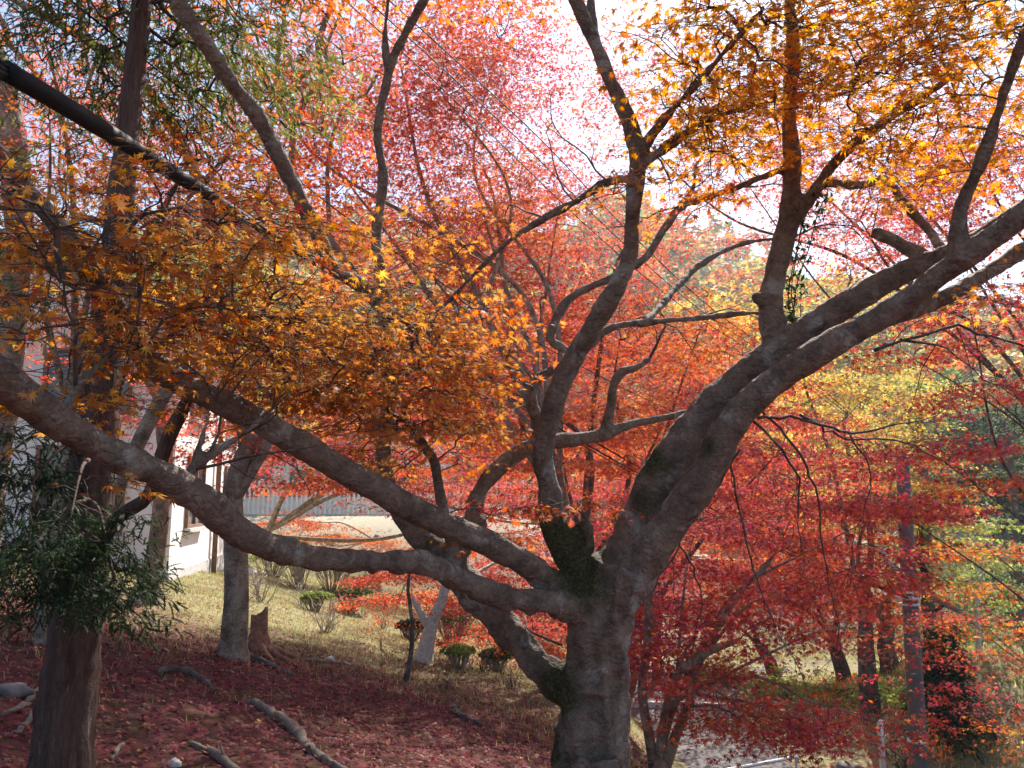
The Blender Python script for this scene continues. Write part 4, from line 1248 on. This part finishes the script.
ground_branch([(248, 704, 6), (262, 710, 9), (280, 722, 11), (297, 736, 12), (306, 748, 10), (322, 760, 9), (345, 775, 7)], "longest crooked grey dead branch lying on the red leaves")
ground_branch([(192, 746, 6), (206, 752, 8), (222, 762, 9), (240, 776, 8)], "short grey dead branch left of the longest one")
ground_branch([(0, 716, 5), (16, 712, 6), (28, 704, 7), (36, 694, 5), (44, 684, 3)], "pale root like branch beside the grey rock at the left edge")
ground_branch([(8, 738, 4), (22, 730, 6), (32, 716, 5)], "second pale branch piece just below the root like one", side=False)
ground_branch([(452, 706, 5), (458, 716, 7), (470, 722, 6), (484, 728, 3)], "small dark broken branch on the slope by the big trunk", M_BARK3)
ground_branch([(112, 762, 4), (118, 752, 5), (122, 744, 3)], "little pale stick upright in the leaves right of the cedar", side=False)
ground_branch([(158, 674, 7), (180, 672, 9), (200, 680, 7), (215, 694, 4)], "mossy half buried root left of the stump", M_BARK3, "surface_root", "root", False)
ground_branch([(300, 660, 3), (335, 664, 4), (362, 668, 3)], "thin pale stick in the sunny grass", side=False)
ground_branch([(228, 652, 6), (262, 664, 7), (292, 676, 4)], "brown surface root running downhill from the stump", M_BARK3, "surface_root", "root", False)


def rock(px, py, wpx, hpx, label, mat, name="rock"):
    b, d = gp(px, py)
    w, h = wpx * d / FPX / 2, hpx * d / FPX
    nu, nv = 18, 10
    V = []
    sd = rs.rand() * 10
    for i in range(nv + 1):
        th = math.pi * i / nv
        for j in range(nu):
            ph = 2 * math.pi * j / nu
            n = Vector((math.sin(th) * math.cos(ph), math.sin(th) * math.sin(ph), math.cos(th)))
            k = 1 + .35 * noise.noise(n * 1.6 + Vector((sd, 0, 0))) + .12 * noise.noise(n * 5 + Vector((sd, 3, 0)))
            V.append(b + np.array([n.x * w, n.y * w * .8, n.z * h * .9]) * k)
    F = []
    for i in range(nv):
        for j in range(nu):
            k = (j + 1) % nu
            F.append((i * nu + j, (i + 1) * nu + j, (i + 1) * nu + k, i * nu + k))
    mb = MB(); mb.add(V, F)
    tag(mb.build(name, mat), label, "rock")


rock(8, 694, 44, 12, "flat grey rock at the left edge behind the cedar trunk", M_STONE)
rock(174, 766, 14, 7, "white stone in the leaves at the bottom of the view", M_PALESTONE)
rock(142, 604, 14, 8, "pale stone at the foot of the lichened maple", M_PALESTONE)
rock(250, 575, 14, 7, "sunlit white stone at the top of the grass", M_PALESTONE)
rock(846, 768, 26, 6, "flat dark stone at the edge of the lot by the thin post", M_STONE)
rock(330, 660, 9, 4, "small pale stone in the sunny grass by the leafless shrub", M_PALESTONE)

# ------------------------------------------------------------------ white house
def house():
    cx, cyy = -6.3, 15.0
    u = unit(np.array([-1.3, 7.0, 0.]))            # along the sunlit side, away from us
    v = np.array([-u[1], u[0], 0.]) * 1.0           # along the front, to the left
    if v[0] > 0: v = -v
    z0 = float(H(cx, cyy)) - .4
    M = np.array([u, v, [0, 0, 1.]])
    o = np.array([cx, cyy, z0])
    t = thing("white_house", "white rendered two storey house at the left behind the cedar", "house", o)
    bpy.context.view_layer.update()
    U, V_, HH = 9.0, 9.0, 5.2
    m = MB(); m.box((0, 0, 0), (U, V_, HH), M, o); m.build("wall", M_WHITE, t, smooth=False)
    m = MB(); m.box((-.02, -.02, 0), (U + .02, V_ + .02, .55), M, o); m.build("plinth", M_PALESTONE, t, smooth=False)
    m = MB()
    e = .6
    A = np.array([[-e, -e, HH], [U + e, -e, HH], [U + e, V_ + e, HH], [-e, V_ + e, HH], [-e, V_ / 2, HH + 1.9], [U + e, V_ / 2, HH + 1.9]], float)
    B = A + [0, 0, .16]
    Vv = np.vstack([A, B]) @ M + o
    m.add(Vv, [(0, 4, 5, 1), (2, 5, 4, 3), (6, 7, 11, 10), (8, 9, 10, 11), (0, 1, 7, 6), (2, 3, 9, 8), (0, 6, 10, 4), (4, 10, 9, 3), (1, 5, 11, 7), (5, 2, 8, 11)])
    m.build("roof", M_ROOF, t, smooth=False)
    m = MB()
    for uu in (0.0, U):
        G = np.array([[uu - .0, 0, HH], [uu, V_, HH], [uu, V_ / 2, HH + 1.9 * (V_ / 2) / (V_ / 2 + e)]]) @ M + o
        G2 = G + u * (.1 if uu == 0 else -.1)
        m.add(np.vstack([G, G2]), [(0, 1, 2), (5, 4, 3), (0, 3, 4, 1), (1, 4, 5, 2), (2, 5, 3, 0)])
    m.build("gable", M_WHITE, t, smooth=False)
    def win(face, a, z, w, h):
        f = MB(); p = MB(); s = MB()
        def bx(mb, lo, hi):
            if face == 'side': mb.box((lo[0], -lo[1] - .0, lo[2]), (hi[0], -hi[1], hi[2]), M, o)
            else: mb.box((-hi[1], lo[0], lo[2]), (-lo[1], hi[0], hi[2]), M, o)
        fw = .07
        bx(p, (a, .002, z), (a + w, .02, z + h))
        for lo, hi in (((a - fw, .0, z - fw), (a + w + fw, .07, z)), ((a - fw, .0, z + h), (a + w + fw, .07, z + h + fw)), ((a - fw, .0, z), (a, .07, z + h)), ((a + w, .0, z), (a + w + fw, .07, z + h)), ((a + w / 2 - .03, .02, z), (a + w / 2 + .03, .06, z + h))):
            bx(f, lo, hi)
        bx(s, (a - .15, .0, z - fw - .08), (a + w + .15, .14, z - fw))
        fo = f.build("window", M_WOOD, t, smooth=False)
        bpy.context.view_layer.update()
        p.build("pane", M_GLASS, fo, smooth=False); s.build("sill", M_PALESTONE, fo, smooth=False)
    for a, z, w, h in ((1.2, 1.4, 1.5, 1.3), (5.6, 1.4, 1.6, 1.3), (1.2, 3.6, 1.5, 1.0), (5.6, 3.6, 1.6, 1.0)):
        win('side', a, z, w, h)
    for a, z, w, h in ((.9, 1.3, 1.4, 1.5), (3.4, 1.3, 1.8, 1.5), (6.5, 1.3, 1.4, 1.5), (.9, 3.5, 1.4, 1.1), (3.4, 3.5, 1.8, 1.1), (6.5, 3.5, 1.4, 1.1)):
        win('front', a, z, w, h)
    m = MB()
    pts = np.array([[4.2, -.09, 0.1], [4.2, -.09, HH - .3], [4.2, -.3, HH]]) @ M + o
    m.tube(pts, .06, 10); m.build("downpipe", M_WOOD, t)


house()

# low white garden shed and picket fence on the terrace
def fence():
    x0, x1, y = -12.5, .5, 34.0
    t = thing("picket_fence", "long white picket fence on the terrace beyond the grass", "fence", on(x0, y))
    bpy.context.view_layer.update()
    m = MB(); xx = x0
    while xx < x1:
        z = float(H(xx, y))
        m.box((xx, y - .015, z + .06), (xx + .09, y + .015, z + 1.45)); xx += .2
    m.build("pickets", M_WHITE, t, smooth=False)
    m = MB()
    for hz in (.35, 1.15):
        m.box((x0, y + .02, -.5 + hz), (x1, y + .06, -.5 + hz + .1))
    m.build("rails", M_WHITE, t, smooth=False)
    for k in range(8):
        xx = x0 + k * (x1 - x0 - .1) / 7
        m = MB(); z = float(H(xx, y)); m.box((xx, y + .07, z - .1), (xx + .12, y + .19, z + 1.55)); m.build("post", M_WHITE, t, smooth=False)


fence()


def shed():
    o = np.array([-16.0, 37.0, -.6])
    t = thing("garden_building", "long low pale building behind the picket fence", "building", o)
    bpy.context.view_layer.update()
    m = MB(); m.box((0, 0, 0), (13, 5, 2.7), None, o); m.build("wall", M_WHITE, t, smooth=False)
    m = MB()
    A = np.array([[-.4, -.5, 2.7], [13.4, -.5, 2.7], [13.4, 5.5, 2.7], [-.4, 5.5, 2.7], [-.4, 2.5, 4.0], [13.4, 2.5, 4.0]]) + o
    m.add(A, [(0, 1, 5, 4), (2, 3, 4, 5), (0, 4, 3), (1, 2, 5), (0, 3, 2, 1)]); m.build("roof", M_ROOF, t, smooth=False)
    for k in range(5):
        f = MB(); a = 1 + k * 2.4
        for lo, hi in (((a, -.06, .9), (a + 1.5, -.001, .98)), ((a, -.06, 2.1), (a + 1.5, -.001, 2.18)), ((a, -.06, .98), (a + .07, -.001, 2.1)), ((a + 1.43, -.06, .98), (a + 1.5, -.001, 2.1)), ((a + .71, -.05, .98), (a + .78, -.001, 2.1))):
            f.box(lo, hi, None, o)
        fo = f.build("window", M_WOOD, t, smooth=False)
        bpy.context.view_layer.update()
        p = MB(); p.box((a + .07, -.03, .98), (a + 1.43, -.002, 2.1), None, o); p.build("pane", M_GLASS, fo, smooth=False)


shed()

# ------------------------------------------------------------------ pole and wires
PD = 13.3


def pole():
    x = (913 - 512) / FPX * PD
    bx = x + .12
    b = on(bx, PD * CP + .6)
    t = thing("utility_pole", "grey concrete utility pole with slanting brace arms at right", "utility pole", b)
    bpy.context.view_layer.update()
    top = P(902, 455, PD)
    foot = P(921, 790, PD)
    foot2 = foot + (foot - top) * .15
    m = MB(); m.tube(np.array([foot2, foot, P(910, 600, PD), top]), [.155, .145, .125, .105], 20); m.build("shaft", M_POLE, t)
    m = MB()
    c = P(909, 598, PD)
    for dz in (-.10, .0, .10):
        m.tube(np.array([c + [0, 0, dz - .02], c + [0, 0, dz + .02]]), .15, 20)
    m.build("clamp", M_STEEL, t)
    m = MB(); m.tube(np.array([P(914, 588, PD), P(962, 613, PD - .3)]), .045, 8); m.build("brace", M_DEAD, t)
    m = MB(); m.tube(spline([np.append(P(912, 618, PD), 1), np.append(P(930, 614, PD - .1), 1), np.append(P(945, 604, PD - .2), 1)], .05)[:, :3], .03, 8); m.build("brace", M_BLACK, t)
    m = MB(); m.tube(np.array([P(915, 550, PD), P(927, 577, PD - .1)]), .055, 10); m.build("insulator", M_BLACK, t)
    m = MB(); m.tube(np.array([P(895, 598, PD), P(909, 598, PD - .18), P(920, 598, PD)]), .03, 8); m.tube(np.array([P(880, 548, PD), P(893, 566, PD), P(903, 572, PD)]), .03, 8); m.build("bracket", M_STEEL, t)
    m = MB(); m.tube(np.array([P(917, 741, PD) + [0, 0, -.02], P(917, 741, PD) + [0, 0, .02]]), .152, 20); m.build("band", M_STEEL, t)


pole()


def wire(rows, r, label, name="overhead_wire"):
    pts = [np.append(P(a, b_, d), r) for a, b_, d in rows]
    s = spline(pts, .15)
    m = MB(); m.tube(s[:, :3], r, 7)
    tag(m.build(name, M_BLACK), label, "wire", "wires running to the concrete pole" if name == "overhead_wire" else "strands entering the cable tube")


t = thing("cable_guard", "thick black tube sheathing a cable at upper left", "cable cover", P(-60, 28, 2.5))
bpy.context.view_layer.update()
m = MB()
s = spline([np.append(P(a, b_, d), r) for a, b_, d, r in ((6, 71, 2.85, .038), (60, 103, 3.15, .038), (120, 140, 3.6, .038), (215, 199, 4.5, .037))], .05)
m.tube(s[:, :3], s[:, 3], 20); m.build("sheath", M_BLACK, t)
m = MB()
s = spline([np.append(P(a, b_, d), r) for a, b_, d, r in ((212, 197, 4.47, .030), (270, 234, 5.2, .028), (335, 275, 6.2, .022))], .05)
m.tube(s[:, :3], s[:, 3], 14); m.build("sleeve", M_BLACK, t)
base_rows = [(335, 275, 6.2), (410, 322, 7.4), (490, 377, 8.8), (560, 421, 10), (644, 470, 11.3), (780, 545, 12.6), (909, 598, 13.1)]
for k, (ox, oy, lab) in enumerate(((0, 0, "uppermost of the three black wires running from the cable tube to the pole"), (-2, 6, "middle of the three black wires running from the cable tube to the pole"), (2, 11, "lowest of the three black wires running from the cable tube to the pole"))):
    rows = [(a + ox * math.sin(i / 6 * math.pi), b_ + oy * math.sin(i / 6 * math.pi) + k * .5, d) for i, (a, b_, d) in enumerate(base_rows)]
    wire(rows, .0105 if k != 2 else .007, lab)
for k in range(3):
    wire([(-40 - 4 * k, 20 + 9 * k, 2.3), (-10, 52 + 7 * k, 2.6), (8, 67 + 4 * k, 2.86)], .006, ["upper", "middle", "lower"][k] + " thin strand entering the end of the black cable tube", "cable_strand")
for k, lab in enumerate(("first thin wire from the left of those crossing the pink maple crown", "second thin wire from the left of those crossing the pink maple crown", "rightmost thin wire crossing the pink maple crown")):
    o = k * 22
    wire([(300 + o, -40, 6.0), (420 + o, 68, 7.0), (500 + o, 143, 8.0), (600 + o * .8, 238, 9.6), (690 + o * .6, 312, 11), (800 + o * .3, 382, 12.4), (903, 460, 13.2)], .0055, lab)
wire([(70, 0, 4.6), (160, 72, 5.2), (255, 147, 6.0), (400, 255, 7.6), (560, 355, 9.6), (720, 430, 11.6), (903, 480, 13.2)], .006, "lone thin wire crossing the upper left above the cable tube")


def post_and_rail():
    t = thing("handrail", "short galvanised steel handrail at the bottom edge above the lot", "handrail", gp(770, 767)[0])
    bpy.context.view_layer.update()
    a, b_ = P(738, 768, 9.5), P(796, 757, 10.2)
    c = b_ + (b_ - a) * .02
    c[2] -= .9
    m = MB(); m.tube(np.array([a - (b_ - a) * .6, a, b_, b_ + unit(b_ - a) * .02]), .021, 10); m.build("rail", M_STEEL, t)
    for q in (b_, a - (b_ - a) * .5):
        g_ = q.copy(); g_[2] = float(H(q[0], q[1])) - .1
        m = MB(); m.tube(np.array([g_, q - [0, 0, .021]]), .019, 10); m.build("post", M_STEEL, t)
    d = 12.0
    tp = P(880, 722, d)
    g_ = tp.copy(); g_[2] = float(H(tp[0], tp[1])) - .1
    m = MB()
    m.tube(np.array([g_, tp, tp + [0, 0, .03]]), [.045, .045, .03], 12)
    ob = m.build("marker_post", M_STEEL)
    tag(ob, "thin pale grey post standing left of the concrete pole", "post")


post_and_rail()


def kerb(rows, label, w=.16, h=.14):
    m = MB()
    a, b_ = rows
    dv = unit(np.array([b_[0] - a[0], b_[1] - a[1], 0])); n = np.array([-dv[1], dv[0], 0]); L = math.hypot(b_[0] - a[0], b_[1] - a[1])
    k = 0
    while k < L - .05:
        l2 = min(k + .6, L)
        m.box((k + .005, -w / 2, -.1), (l2 - .005, w / 2, h), np.array([dv, n, [0, 0, 1]]), (a[0], a[1], LOT + .03)); k += .6
    o = m.build("stone_kerb", M_PALESTONE, smooth=False)
    tag(o, label, "kerb", "pale kerbs across the parking lot")


kerb(((1.6, 24.6), (6.5, 24.0)), "pale stone kerb at the far side of the parking lot")
kerb(((2.2, 20.8), (5.4, 20.5)), "nearer pale stone kerb across the parking lot")


def car():
    # small parked car glimpsed far off through the gap beside the trunk
    o = np.array([1.55, 29.5, LOT + .03])
    t = thing("parked_car", "small white car glimpsed through the gap left of the big trunk", "car", o)
    bpy.context.view_layer.update()
    prof = [(-2.0, .3), (-2.05, .7), (-1.9, .88), (-1.1, .95), (-.55, 1.42), (.7, 1.48), (1.45, 1.05), (1.95, .95), (2.05, .6), (2.0, .3)]
    m = MB(); w = .82
    n = len(prof)
    V = [(x, -w * (.86 if z > 1.0 else 1), z) for x, z in prof] + [(x, w * (.86 if z > 1.0 else 1), z) for x, z in prof]
    F = [tuple(range(n)), tuple(range(2 * n - 1, n - 1, -1))] + [(i, n + i, n + (i + 1) % n, (i + 1) % n) for i in range(n)]
    m.add(np.array(V) + o, F); body = m.build("body", M_CAR, t, smooth=False)
    bv = body.modifiers.new("b", 'BEVEL'); bv.width = .05; bv.segments = 2
    m = MB(); m.box((-.85, -w * .93, 1.0), (1.15, -w * .93 + .02, 1.34), None, o); m.build("window", M_GLASS, t, smooth=False)
    for x in (-1.3, 1.3):
        for y in (-.78, .78):
            m = MB(); c = o + [x, y, .31]
            m.tube(np.array([c - [0, .1, 0], c + [0, .1, 0]]), .31, 20); wh = m.build("wheel", M_BLACK, t)
            bpy.context.view_layer.update()
            m = MB(); m.tube(np.array([c - [0, .11, 0], c + [0, .11, 0]]), .17, 14); m.build("rim", M_STEEL, wh)


car()


# ------------------------------------------------------------------ thin scattering volume added to imitate veiling lens glare
def lens_veil():
    m, nt, out = newmat("lens_veil_air")
    v = nd(nt, "VolumePrincipled", {"Color": (.93, .92, .95, 1), "Density": .0008, "Anisotropy": .45})
    nt.links.new(v.outputs[0], out.inputs["Volume"])
    mb = MB()
    mb.box((-420, -70, LOT - 5), (420, 620, 57))
    o = mb.build("lens_veil", m, smooth=False)
    tag(o, "thin bright volume added to imitate veiling lens glare", kind="stuff")


lens_veil()
